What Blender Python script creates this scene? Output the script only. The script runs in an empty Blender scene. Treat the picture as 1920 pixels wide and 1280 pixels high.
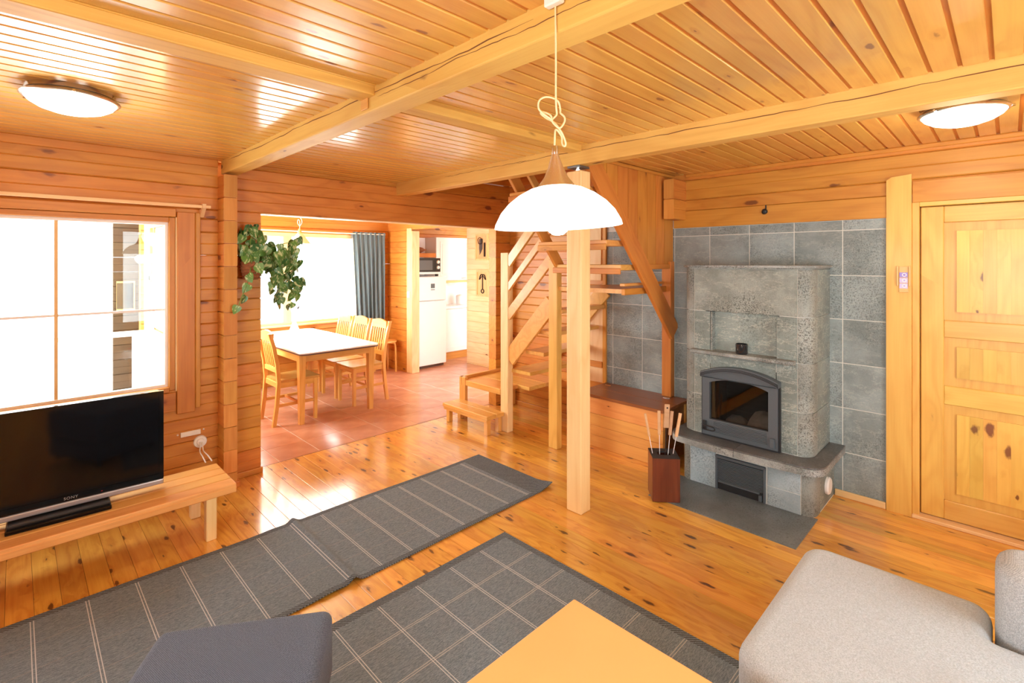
import bpy, bmesh, math, random
from mathutils import Vector, Matrix
random.seed(7)
PI = math.pi
S = 2 ** -.5
scn = bpy.context.scene
COL = scn.collection

# ------------------------------------------------------------------ camera, world, light, exposure
cam_d = bpy.data.cameras.new('camera'); cam = bpy.data.objects.new('camera', cam_d); COL.objects.link(cam)
cam_d.sensor_width = 36; cam_d.lens = 36 * 932 / 1920
cam_d.shift_y = -(640 - 490) / 1920
cam_d.clip_start = .05
cam.location = (0, 0, 1.65)
cam.rotation_euler = (PI / 2, 0, -PI / 4)
scn.camera = cam

world = bpy.data.worlds.new('world'); scn.world = world; world.use_nodes = True
wn = world.node_tree; wn.nodes.clear()
wo = wn.nodes.new('ShaderNodeOutputWorld'); wb = wn.nodes.new('ShaderNodeBackground')
wb.inputs['Color'].default_value = (.93, .97, 1, 1); wb.inputs['Strength'].default_value = 6.5
wn.links.new(wb.outputs[0], wo.inputs[0])

def area_light(name, loc, direction, sx, sy, power, color=(1, 1, 1)):
    l = bpy.data.lights.new(name, 'AREA'); l.shape = 'RECTANGLE'; l.size = sx; l.size_y = sy
    l.energy = power; l.color = color
    o = bpy.data.objects.new(name, l); COL.objects.link(o); o.location = loc
    o.rotation_euler = Vector(direction).to_track_quat('-Z', 'Y').to_euler()
    return o
# daylight through the windows (two of them behind the camera)
area_light('daylight_left_window', (-1.85, -.4, 1.45), (1, .12, -.08), 1.7, 1.25, 80, (.92, .96, 1))
area_light('daylight_back_window', (2.0, -1.76, 1.4), (.12, 1, 0), 1.6, 1.5, 34, (.92, .96, 1))
area_light('daylight_tv_window', (-.1, 4.30, 1.4), (.3, -1, -.1), 1.6, 1.1, 8, (.95, .98, 1))
area_light('daylight_dining_window', (2.85, 7.06, 1.45), (0, -1, -.2), 1.7, 1.15, 70, (1, .99, .97))
area_light('daylight_dining_side_window', (1.03, 5.85, 1.5), (1, 0, -.05), 1.2, 1.05, 125, (1, .98, .95))
area_light('kitchen_fill_light', (5.9, 6.3, 2.36), (0, .1, -1), .8, .5, 10, (1, .97, .93))  # added unseen lamp that brightens the kitchen
scn.view_settings.view_transform = 'Standard'; scn.view_settings.look = 'None'
scn.view_settings.exposure = 0.2; scn.view_settings.gamma = 1; scn.view_settings.use_curve_mapping = False
scn.cycles.use_denoising = True
scn.cycles.max_bounces = 10; scn.cycles.diffuse_bounces = 6; scn.cycles.glossy_bounces = 5
scn.cycles.transmission_bounces = 6; scn.cycles.transparent_max_bounces = 12
scn.cycles.sample_clamp_indirect = 8; scn.cycles.caustics_reflective = False; scn.cycles.caustics_refractive = False

# ------------------------------------------------------------------ materials
MATS = {}
def new_mat(name):
    m = bpy.data.materials.new(name); m.use_nodes = True
    m.node_tree.nodes.clear(); MATS[name] = m
    return m, m.node_tree
class G:
    """small helper to wire shader nodes"""
    def __init__(s, nt): s.nt = nt
    def n(s, t, **kw):
        nd = s.nt.nodes.new(t)
        for k, v in kw.items(): setattr(nd, k, v)
        return nd
    def link(s, a, b): s.nt.links.new(a, b)
    def val(s, sock, v):
        if hasattr(v, 'links') or isinstance(v, bpy.types.NodeSocket): s.link(v, sock)
        else: sock.default_value = v
    def math(s, op, a, b=0., c=None, clamp=False):
        nd = s.n('ShaderNodeMath', operation=op, use_clamp=clamp)
        s.val(nd.inputs[0], a); s.val(nd.inputs[1], b)
        if c is not None: s.val(nd.inputs[2], c)
        return nd.outputs[0]
    def vmath(s, op, a, b):
        nd = s.n('ShaderNodeVectorMath', operation=op); s.val(nd.inputs[0], a); s.val(nd.inputs[1], b)
        return nd.outputs[0]
    def mix(s, f, a, b, blend='MIX'):
        nd = s.n('ShaderNodeMix', data_type='RGBA', blend_type=blend)
        s.val(nd.inputs['Factor'], f)
        s.val(nd.inputs[6], a if not isinstance(a, tuple) else (*a[:3], 1))
        s.val(nd.inputs[7], b if not isinstance(b, tuple) else (*b[:3], 1))
        return nd.outputs[2]
    def step(s, v, a, b):
        nd = s.n('ShaderNodeMapRange', interpolation_type='SMOOTHSTEP')
        s.val(nd.inputs[0], v); nd.inputs[1].default_value = a; nd.inputs[2].default_value = b
        return nd.outputs[0]
    def noise(s, vec, scale=1, detail=3, rough=.5):
        nd = s.n('ShaderNodeTexNoise'); s.link(vec, nd.inputs['Vector'])
        nd.inputs['Scale'].default_value = scale; nd.inputs['Detail'].default_value = detail
        nd.inputs['Roughness'].default_value = rough
        return nd.outputs[0]
    def coords(s):
        tc = s.n('ShaderNodeTexCoord'); return tc.outputs['Object']
    def rnd(s):
        return s.n('ShaderNodeObjectInfo').outputs['Random']
    def out(s, bsdf):
        o = s.n('ShaderNodeOutputMaterial'); s.link(bsdf, o.inputs[0])
def princ(g, color, rough=.5, metal=0., coat=0., coat_rough=.1, spec=.5, normal=None, **kw):
    b = g.n('ShaderNodeBsdfPrincipled')
    g.val(b.inputs['Base Color'], color if not isinstance(color, tuple) else (*color[:3], 1))
    g.val(b.inputs['Roughness'], rough); b.inputs['Metallic'].default_value = metal
    b.inputs['Coat Weight'].default_value = coat; b.inputs['Coat Roughness'].default_value = coat_rough
    b.inputs['Specular IOR Level'].default_value = spec
    if normal is not None: g.link(normal, b.inputs['Normal'])
    for k, v in kw.items(): g.val(b.inputs[k], v)
    return b.outputs[0]
def bump(g, h, strength=.3, dist=.01):
    b = g.n('ShaderNodeBump'); b.inputs['Strength'].default_value = strength; b.inputs['Distance'].default_value = dist
    g.link(h, b.inputs['Height']); return b.outputs[0]

def wood(name, light, dark, axis='x', rough=.4, coat=0., coat_rough=.2, knot=.13, kd=6., kl=2.6, gate=.45, tint=.18,
         knot_col=(.10, .03, .012), grain=.62, bmp=.10):
    kb = .9 if name[:4] in ('pale', 'wash') else .68
    light = (light[0], light[1] * 1.02, light[2] * kb); dark = (dark[0], dark[1], dark[2] * kb)
    m, nt = new_mat(name); g = G(nt)
    r = g.rnd()
    comb = g.n('ShaderNodeCombineXYZ')
    g.link(g.math('MULTIPLY', r, 17.3), comb.inputs[0]); g.link(g.math('MULTIPLY', r, 31.7), comb.inputs[1]); g.link(g.math('MULTIPLY', r, 11.9), comb.inputs[2])
    p = g.vmath('ADD', g.coords(), comb.outputs[0])
    ax = 'xyz'.index(axis)
    def sc(a, c):
        v = [c, c, c]; v[ax] = a; return tuple(v)
    lo = g.noise(g.vmath('MULTIPLY', p, sc(.7, 4.)), 1, 2, .45)
    vor = g.n('ShaderNodeTexVoronoi'); g.link(g.vmath('MULTIPLY', p, sc(kl, kd)), vor.inputs['Vector']); vor.inputs['Scale'].default_value = 1
    sep = g.n('ShaderNodeSeparateColor'); g.link(vor.outputs['Color'], sep.inputs[0])
    wob = g.math('MULTIPLY', g.math('SUBTRACT', g.noise(g.vmath('MULTIPLY', p, sc(kl * 5, kd * 5)), 1, 2), .5), knot * 1.3)
    d = g.math('DIVIDE', g.math('ADD', vor.outputs['Distance'], wob), g.math('ADD', .35, g.math('MULTIPLY', sep.outputs[1], .95)))
    gated = g.math('LESS_THAN', sep.outputs[0], gate)
    halo = g.math('MULTIPLY', g.math('SUBTRACT', 1., g.step(d, knot * .6, knot * 3.2)), gated)
    kn = g.math('MULTIPLY', g.math('SUBTRACT', 1., g.step(d, knot * .55, knot)), gated)
    ring_in = g.math('ADD', g.math('MULTIPLY', lo, 58.), g.math('MULTIPLY', halo, 5.))
    ring = g.math('MULTIPLY', g.math('ADD', g.math('SINE', ring_in), 1.), .5)
    ring = g.math('POWER', ring, 2.)
    fine = g.noise(g.vmath('MULTIPLY', p, sc(2.2, 75.)), 1, 4, .65)
    f = g.math('ADD', g.math('MULTIPLY', ring, .55 * grain), g.math('MULTIPLY', g.step(fine, .3, .75), .5 * grain), clamp=True)
    col = g.mix(f, light, dark)
    col = g.mix(g.math('MULTIPLY', halo, .5), col, dark)
    col = g.mix(g.math('MULTIPLY', kn, .88), col, knot_col)
    br = g.math('ADD', g.math('MULTIPLY', r, tint * 2), 1. - tint)
    hs = g.n('ShaderNodeHueSaturation'); g.link(br, hs.inputs['Value'])
    g.link(g.math('ADD', .49, g.math('MULTIPLY', g.math('FRACT', g.math('MULTIPLY', r, 7.31)), .018)), hs.inputs['Hue'])
    g.link(col, hs.inputs['Color'])
    nrm = bump(g, g.math('ADD', g.math('MULTIPLY', ring, .5), fine), bmp, .002)
    g.out(princ(g, hs.outputs[0], rough, 0, coat, coat_rough, .4, nrm))
    return m
# pine in its several tones: name, pale wood, dark grain
L1, D1 = (.78, .40, .165), (.60, .235, .065)
for a in 'xyz':
    wood('pine_' + a, (.62, .265, .07), (.45, .155, .034), a, rough=.42, knot=.15, kd=7, kl=2.6, gate=.7, tint=.07, knot_col=(.16, .045, .015))
    wood('pale_' + a, (.82, .58, .33), (.70, .42, .19), a, rough=.45, knot=.10, gate=.4, tint=.06)
    wood('furn_' + a, (.76, .42, .17), (.58, .27, .075), a, rough=.35, coat=.2, knot=.09, gate=.25, tint=.05)
wood('ceiling_pine', (.72, .42, .14), (.58, .29, .08), 'x', rough=.36, coat=1., coat_rough=.18, knot=.13, kd=11, kl=4, gate=.8, tint=.07, knot_col=(.22, .08, .03))
wood('floor_pine', (.77, .415, .115), (.58, .25, .052), 'y', rough=.32, coat=1., coat_rough=.16, knot=.21, kd=15, kl=5., gate=1., tint=.16, grain=.95, knot_col=(.05, .012, .006), bmp=.04)
wood('door_pine_z', (.76, .49, .17), (.62, .33, .09), 'z', rough=.4, coat=.25, knot=.15, kd=6, kl=2.5, gate=.5, tint=.05)
wood('door_pine_y', (.76, .49, .17), (.62, .33, .09), 'y', rough=.4, coat=.25, knot=.15, kd=6, kl=2.5, gate=.5, tint=.05)
wood('bench_pine', (.80, .42, .19), (.66, .29, .10), 'x', rough=.5, knot=.08, gate=.3, tint=.05)
wood('chest_pine', (.74, .36, .15), (.58, .24, .08), 'y', rough=.45, knot=.08, gate=.3, tint=.06)
wood('chest_lid', (.30, .115, .05), (.20, .065, .028), 'y', rough=.35, coat=.3, knot=.06, gate=.2, tint=.04)
wood('mahogany', (.16, .045, .028), (.06, .016, .014), 'z', rough=.3, coat=.4, knot=.05, gate=.1, tint=.05)
wood('handle_wood', (.62, .38, .32), (.50, .28, .20), 'z', rough=.6, knot=.03, gate=.1)
wood('end_grain', (.64, .29, .10), (.50, .19, .05), 'z', rough=.6, knot=.05, gate=.1, kd=5, kl=5)
wood('seat_wood', (.66, .36, .14), (.45, .19, .06), 'x', rough=.25, coat=.6, coat_rough=.12, knot=.05, gate=.1, tint=.03)
wood('outside_log', (.085, .052, .036), (.06, .036, .025), 'x', rough=.6, knot=.08, gate=.3, tint=.1)  # log colour darkened to stand in for shade on the wing

def plain(name, color, rough=.5, metal=0., coat=0., spec=.5, var=0., bumps=0., bscale=200, **kw):
    m, nt = new_mat(name); g = G(nt); c = color; nrm = None
    if var or bumps:
        nz = g.noise(g.coords(), bscale, 2)
        if var: c = g.mix(nz, tuple(x * (1 - var) for x in color), tuple(min(1, x * (1 + var)) for x in color))
        if bumps: nrm = bump(g, nz, bumps, .002)
    g.out(princ(g, c, rough, metal, coat, .1, spec, nrm, **kw)); return m
plain('grout', (.62, .64, .60), .8, var=.1, bscale=60)
plain('white_paint', (.82, .82, .80), .35, var=.02, bscale=8)
plain('white_gloss', (.86, .87, .88), .2, coat=.4, var=.01, bscale=8)
plain('plastic_white', (.85, .84, .80), .35)
plain('black_gloss', (.004, .004, .005), .07, spec=.35)
plain('black_plastic', (.012, .012, .013), .3)
plain('silver', (.42, .44, .48), .3, .6)
plain('nickel', (.78, .72, .63), .24, .95, var=.05, bscale=30)
plain('iron', (.105, .13, .15), .45, .35, var=.08, bscale=150, bumps=.1)
plain('iron_dark', (.022, .024, .027), .5, .3)
plain('cord_ivory', (.85, .66, .38), .5)
plain('dark_hollow', (.02, .012, .008), .9)
plain('soot', (.018, .014, .011), .9, var=.3, bscale=30)
plain('ash', (.42, .39, .35), .95, var=.3, bscale=40, bumps=.8)
plain('purple_print', (.36, .30, .75), .5)
plain('lilac_print', (.60, .56, .86), .5)
plain('tan_wood', (.78, .50, .20), .45, var=.08, bscale=20)
plain('laminate_orange', (.84, .46, .17), .32, coat=.25, var=.04, bscale=5)
plain('wicker', (.32, .12, .05), .8, var=.4, bscale=90)
plain('stem_green', (.16, .28, .05), .6)
plain('chrome', (.7, .7, .72), .15, 1)
plain('dark_edge', (.10, .045, .03), .4)
plain('snow_ground', (.8, .8, .8), .9, var=.05, bscale=2)
plain('pebble_glass', (.02, .02, .022), .12, coat=.5)
plain('marble_board', (.75, .74, .72), .3)
plain('enamel_dark', (.03, .02, .015), .5, .5)
plain('steel_blade', (.20, .21, .22), .35, .8)
plain('foil', (.8, .8, .82), .4)
plain('red_led', (.5, .02, .01), .4)
plain('bread', (.30, .11, .04), .8, var=.5, bscale=60)
plain('table_glare', (.86, .82, .78), .18, coat=.5)  # window glare on the wooden top, put into its colour

def glass(name, tint, gl, fac=.05, rough=.0):
    m, nt = new_mat(name); g = G(nt)
    t = g.n('ShaderNodeBsdfTransparent'); t.inputs[0].default_value = (*tint, 1)
    s_ = g.n('ShaderNodeBsdfGlossy'); s_.inputs[0].default_value = (*gl, 1); s_.inputs['Roughness'].default_value = rough
    mx = g.n('ShaderNodeMixShader'); mx.inputs[0].default_value = fac
    g.link(t.outputs[0], mx.inputs[1]); g.link(s_.outputs[0], mx.inputs[2]); g.out(mx.outputs[0]); return m
glass('pane_glass', (.97, .99, .98), (1, 1, 1), .025)
glass('stove_glass', (.62, .60, .58), (.9, .9, .9), .04, .02)
glass('curtain_sheer', (.62, .72, .76), (.6, .65, .7), .35, .9)

def emit(name, color, strength):
    m, nt = new_mat(name); g = G(nt)
    e = g.n('ShaderNodeEmission'); e.inputs[0].default_value = (*color, 1); e.inputs[1].default_value = strength
    g.out(e.outputs[0]); return m
emit('lamp_glass', (1, .93, .82), 3.0)
emit('lamp_bulb', (1, .93, .82), 9.0)
emit('ceiling_lamp_glass', (1, .95, .86), 7)
plain('frosted_shade', (.80, .76, .70), .35, var=.02)

def stone(name, base, dark, light, speck=.5, veins=.3, scale=1., rough=.55, bmp=.25, rust=0.):
    m, nt = new_mat(name); g = G(nt)
    comb = g.n('ShaderNodeCombineXYZ'); r = g.rnd()
    for i, k in enumerate((9.1, 13.3, 5.7)): g.link(g.math('MULTIPLY', r, k), comb.inputs[i])
    p = g.vmath('ADD', g.coords(), comb.outputs[0])
    big = g.noise(p, 4 * scale, 5, .6)
    col = g.mix(g.step(big, .32, .68), dark, base)
    vn = g.noise(g.vmath('MULTIPLY', p, (3., 3., 9.)), 1.6 * scale, 6, .65)
    vein = g.math('SUBTRACT', 1., g.step(g.math('ABSOLUTE', g.math('SUBTRACT', vn, .5)), .0, .022))
    col = g.mix(g.math('MULTIPLY', vein, veins), col, light)
    fine = g.noise(p, 130 * scale, 3, .7)
    patch = g.step(g.noise(p, 2.3 * scale, 2), .42, .62)
    sp = g.math('MULTIPLY', g.step(fine, .50, .60), g.math('MULTIPLY', g.math('ADD', g.math('MULTIPLY', patch, .8), .2), speck))
    col = g.mix(sp, col, tuple(x * .35 for x in dark))
    vo = g.n('ShaderNodeTexVoronoi'); g.link(p, vo.inputs['Vector']); vo.inputs['Scale'].default_value = 34 * scale
    blot = g.math('MULTIPLY', g.math('SUBTRACT', 1., g.step(vo.outputs['Distance'], .14, .30)), g.math('MULTIPLY', patch, speck))
    col = g.mix(g.math('MULTIPLY', blot, .7), col, tuple(x * .4 for x in dark))
    if rust: col = g.mix(g.math('MULTIPLY', g.step(g.noise(p, 3, 3), .45, .7), rust), col, (.30, .19, .12))
    hs = g.n('ShaderNodeHueSaturation'); g.link(g.math('ADD', .9, g.math('MULTIPLY', r, .2)), hs.inputs['Value']); g.link(col, hs.inputs['Color'])
    g.out(princ(g, hs.outputs[0], rough, 0, 0, .1, .4, bump(g, g.math('SUBTRACT', fine, blot), bmp, .003))); return m
stone('wall_stone', (.31, .375, .38), (.205, .25, .25), (.50, .53, .50), .6, .3)
stone('body_stone', (.28, .34, .32), (.19, .23, .215), (.62, .63, .55), .55, .45)
stone('rough_stone', (.31, .355, .33), (.19, .215, .195), (.55, .54, .48), 1., .3, 1., .65, .7)
stone('corner_stone', (.30, .34, .32), (.19, .215, .20), (.5, .5, .45), 1., .1, 1., .6, .5, .12)
stone('ledge_stone', (.13, .135, .135), (.08, .08, .08), (.3, .3, .3), .5, .2, 1., .35)
stone('ledge_edge', (.42, .465, .465), (.20, .22, .21), (.6, .6, .55), .9, .2, 1.2, .6, .6)
stone('plinth_stone', (.44, .54, .58), (.32, .41, .45), (.6, .62, .6), .7, .2)
stone('hearth_stone', (.195, .23, .245), (.13, .155, .165), (.34, .35, .34), .5, .1, .8, .4, .15)

def tile_mat():
    m, nt = new_mat('terracotta'); g = G(nt); p = g.coords()
    col = g.mix(g.step(g.noise(p, 5, 4), .3, .7), (.47, .20, .115), (.60, .30, .19))
    hs = g.n('ShaderNodeHueSaturation'); g.link(g.math('ADD', .92, g.math('MULTIPLY', g.rnd(), .16)), hs.inputs['Value']); g.link(col, hs.inputs['Color'])
    g.out(princ(g, hs.outputs[0], .30, 0, .5, .15, .5, bump(g, g.noise(p, 12, 3), .08, .004)))
tile_mat()

def fabric(name, c1, c2, freq=520, rough=.9, bm_=.5, dirt=None, diag=False, wv=.3):
    m, nt = new_mat(name); g = G(nt); p = g.coords()
    sx = g.n('ShaderNodeSeparateXYZ'); g.link(p, sx.inputs[0])
    u = g.math('ADD', sx.outputs[0], sx.outputs[2]); v = g.math('ADD', sx.outputs[1], sx.outputs[2])
    if diag: u, v = g.math('ADD', u, v), g.math('SUBTRACT', u, v)
    w = g.math('MULTIPLY', g.math('SINE', g.math('MULTIPLY', u, freq)), g.math('SINE', g.math('MULTIPLY', v, freq)))
    nz = g.noise(p, 260, 2, .7)
    f = g.math('ADD', g.math('MULTIPLY', w, wv), nz, clamp=True)
    col = g.mix(g.step(f, .25, .8), c1, c2)
    if dirt: col = g.mix(g.math('MULTIPLY', g.step(g.noise(p, 3, 3), .5, .75), .35), col, dirt)
    g.out(princ(g, col, rough, 0, 0, .1, .2, bump(g, f, bm_, .003), **{'Sheen Weight': .15})); return m
fabric('sofa_fabric', (.34, .39, .43), (.555, .63, .69), 900, dirt=(.38, .39, .40), wv=.08)
fabric('cushion_fabric', (.26, .28, .29), (.52, .55, .57), 700, diag=True, wv=.15)
fabric('ottoman_fabric', (.04, .062, .11), (.16, .21, .30), 1100)
fabric('curtain_fabric', (.10, .15, .18), (.17, .24, .28), 500, bm_=.2)

def rug(name, x0, px, y0, py, xa, xb, ya, yb, dbl_x=True, dbl_y=False, col_y=(.42, .42, .41)):
    """woven grey rug with woven cross lines"""
    m, nt = new_mat(name); g = G(nt); p = g.coords()
    sx = g.n('ShaderNodeSeparateXYZ'); g.link(p, sx.inputs[0]); X, Y = sx.outputs[0], sx.outputs[1]
    def dist(c, c0, pit):
        return g.math('MULTIPLY', g.math('ABSOLUTE', g.math('SUBTRACT', g.math('FRACT', g.math('ADD', g.math('DIVIDE', g.math('SUBTRACT', c, c0), pit), 100.5)), .5)), pit)
    def line(d, dbl):
        if dbl: d = g.math('ABSOLUTE', g.math('SUBTRACT', d, .0055))
        return g.math('SUBTRACT', 1., g.step(d, .0010, .0024))
    lx = line(dist(X, x0, px), dbl_x); ly = line(dist(Y, y0, py), dbl_y)
    def inside(c, a, b):
        return g.math('MULTIPLY', g.math('GREATER_THAN', c, a), g.math('LESS_THAN', c, b))
    ins = g.math('MULTIPLY', inside(X, xa, xb), inside(Y, ya, yb))
    nz = g.noise(g.vmath('MULTIPLY', p, (60., 420., 60.)), 1, 3, .75)
    nz2 = g.noise(g.vmath('MULTIPLY', p, (500., 500., 500.)), 1, 1)
    col = g.mix(g.step(g.math('ADD', g.math('MULTIPLY', nz, .7), g.math('MULTIPLY', nz2, .3)), .35, .68), (.105, .142, .172), (.28, .345, .40))
    # border weave
    zz = g.math('SINE', g.math('MULTIPLY', g.math('ADD', X, Y), 420.))
    bord = g.math('SUBTRACT', 1., ins)
    col = g.mix(g.math('MULTIPLY', bord, g.step(zz, -.3, .5)), col, (.06, .066, .072))
    col = g.mix(g.math('MULTIPLY', ly, g.math('MULTIPLY', ins, .75)), col, col_y)
    col = g.mix(g.math('MULTIPLY', lx, g.math('MULTIPLY', ins, .9)), col, (.60, .63, .66))
    g.out(princ(g, col, .95, 0, 0, .1, .15, bump(g, nz, .4, .003))); return m
rug('rug_runner', 1.787, .1925, 2.773, .19, -3, 2.60, 2.40, 3.15, True, False, (.30, .30, .30))
rug('rug_square', 1.867, .2155, 1.908, .2285, .5, 2.065, -.2, 2.12, True, True, (.52, .52, .5))

def leaf_mat():
    m, nt = new_mat('leaf_green'); g = G(nt); p = g.coords()
    r = g.rnd()
    col = g.mix(r, (.03, .13, .035), (.16, .34, .07))
    comb = g.n('ShaderNodeCombineXYZ'); g.link(g.math('MULTIPLY', r, 40.), comb.inputs[0])
    q = g.vmath('ADD', p, comb.outputs[0])
    col = g.mix(g.math('MULTIPLY', g.step(g.noise(g.vmath('MULTIPLY', q, (60., 25., 25.)), 1, 3), .50, .63), .8), col, (.62, .70, .38))
    g.out(princ(g, col, .35, 0, 0, .1, .5, None, **{'Subsurface Weight': 0.}))
leaf_mat()

# ------------------------------------------------------------------ mesh helpers
def bm_new(): return bmesh.new()
def box(bm, x0, x1, y0, y1, z0, z1, bev=0., seg=1, mat=None):
    r = bmesh.ops.create_cube(bm, size=1)
    vs = r['verts']
    bmesh.ops.scale(bm, vec=(abs(x1 - x0), abs(y1 - y0), abs(z1 - z0)), verts=vs)
    bmesh.ops.translate(bm, vec=((x0 + x1) / 2, (y0 + y1) / 2, (z0 + z1) / 2), verts=vs)
    if mat is not None: bmesh.ops.transform(bm, matrix=mat, verts=vs)
    if bev > 0:
        es = list({e for v in vs for e in v.link_edges})
        bmesh.ops.bevel(bm, geom=es, offset=bev, segments=seg, affect='EDGES', profile=.5)
    return bm
def prism(bm, pts, axis, a0, a1, cap=True):
    def P(u, v, a):
        return {'x': (a, u, v), 'y': (u, a, v), 'z': (u, v, a)}[axis]
    A = [bm.verts.new(P(u, v, a0)) for u, v in pts]; B = [bm.verts.new(P(u, v, a1)) for u, v in pts]
    n = len(pts)
    for i in range(n): bm.faces.new((A[i], A[(i + 1) % n], B[(i + 1) % n], B[i]))
    if cap: bm.faces.new(A[::-1]); bm.faces.new(B)
    return bm
def ring_prism(bm, outer, inner, axis, a0, a1):
    def P(u, v, a):
        return {'x': (a, u, v), 'y': (u, a, v), 'z': (u, v, a)}[axis]
    n = len(outer)
    q = [[bm.verts.new(P(u, v, a)) for u, v in ring] for ring in (outer, inner) for a in (a0, a1)]
    o0, o1, i0, i1 = q
    for i in range(n):
        j = (i + 1) % n
        for a, b in ((o0, o1), (i1, i0), (o1, i1), (i0, o0)):
            bm.faces.new((a[i], a[j], b[j], b[i]))
    return bm
def lathe(bm, prof, n=32, cx=0, cy=0, mat=None):
    rings = []
    new = []
    for r, z in prof:
        if r < 1e-6: v = [bm.verts.new((cx, cy, z))]
        else: v = [bm.verts.new((cx + r * math.cos(2 * PI * i / n), cy + r * math.sin(2 * PI * i / n), z)) for i in range(n)]
        rings.append(v); new += v
    for a, b in zip(rings, rings[1:]):
        for i in range(n):
            j = (i + 1) % n
            if len(a) == 1 and len(b) == 1: continue
            if len(a) == 1: bm.faces.new((a[0], b[j], b[i]))
            elif len(b) == 1: bm.faces.new((a[i], a[j], b[0]))
            else: bm.faces.new((a[i], a[j], b[j], b[i]))
    if mat is not None: bmesh.ops.transform(bm, matrix=mat, verts=new)
    return bm
def tube(bm, pts, r, n=8, closed=False, rad=None):
    pts = [Vector(p) for p in pts]; N = len(pts); rings = []
    up = Vector((0, 0, 1)); prev = None
    for i, p in enumerate(pts):
        a = pts[i - 1] if (i > 0 or closed) else p; b = pts[(i + 1) % N] if (i < N - 1 or closed) else p
        t = (b - a).normalized()
        if prev is None:
            x = t.cross(up if abs(t.z) < .9 else Vector((1, 0, 0))).normalized()
        else:
            x = (prev - t * prev.dot(t)).normalized()
        prev = x; y = t.cross(x); rr = rad[i] if rad else r
        rings.append([bm.verts.new(p + (x * math.cos(2 * PI * k / n) + y * math.sin(2 * PI * k / n)) * rr) for k in range(n)])
    M = N if closed else N - 1
    for i in range(M):
        a, b = rings[i], rings[(i + 1) % N]
        for k in range(n): bm.faces.new((a[k], a[(k + 1) % n], b[(k + 1) % n], b[k]))
    if not closed: bm.faces.new(rings[0][::-1]); bm.faces.new(rings[-1])
    return bm
def smooth_path(pts, sub=6):
    pts = [Vector(p) for p in pts]; out = []
    for i in range(len(pts) - 1):
        p0 = pts[max(i - 1, 0)]; p1 = pts[i]; p2 = pts[i + 1]; p3 = pts[min(i + 2, len(pts) - 1)]
        for k in range(sub):
            t = k / sub
            out.append(.5 * ((2 * p1) + (p2 - p0) * t + (2 * p0 - 5 * p1 + 4 * p2 - p3) * t * t + (-p0 + 3 * p1 - 3 * p2 + p3) * t ** 3))
    out.append(pts[-1]); return out
def obj(name, bm, mat, parent=None, smooth=None, loc=None, rot=None, kind=None):
    bmesh.ops.recalc_face_normals(bm, faces=bm.faces)
    me = bpy.data.meshes.new(name); bm.to_mesh(me); bm.free()
    if smooth is not None:
        me.polygons.foreach_set('use_smooth', [True] * len(me.polygons))
        me.set_sharp_from_angle(angle=math.radians(smooth))
    me.materials.append(MATS[mat])
    o = bpy.data.objects.new(name, me); COL.objects.link(o)
    if parent is not None: o.parent = parent
    if loc is not None: o.location = loc
    if rot is not None: o.rotation_euler = rot
    if kind: o['kind'] = kind
    return o
def inst(src, parent=None, loc=None, rot=None, scale=None):
    o = src.copy(); COL.objects.link(o)
    if parent is not None: o.parent = parent
    if loc is not None: o.location = loc
    if rot is not None: o.rotation_euler = rot
    if scale is not None: o.scale = scale
    return o
def empty(name, loc=(0, 0, 0), rz=0., kind=None):
    o = bpy.data.objects.new(name, None); COL.objects.link(o); o.location = loc; o.rotation_euler = (0, 0, rz)
    o.empty_display_size = .1
    if kind: o['kind'] = kind
    return o
def tag(o, label, cat, group=None):
    o['label'] = label; o['category'] = cat
    if group: o['group'] = group
    return o
def boxo(name, mat, parent, x0, x1, y0, y1, z0, z1, bev=0., seg=1, **kw):
    return obj(name, box(bm_new(), x0, x1, y0, y1, z0, z1, bev, seg), mat, parent, **kw)
def beam_between(name, mat, parent, p, q, w, h, side=(0, 0, 1)):
    """board from p to q (local x along it); h measured towards `side`, w across"""
    p, q = Vector(p), Vector(q); t = (q - p); L = t.length; t.normalize()
    s_ = Vector(side); s_ = (s_ - t * s_.dot(t)).normalized(); b = s_.cross(t)
    M = Matrix((t, b, s_)).transposed().to_4x4(); M.translation = p
    o = obj(name, box(bm_new(), 0, L, -w / 2, w / 2, -h / 2, h / 2, .003), mat, parent)
    o.matrix_basis = M
    return o

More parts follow.
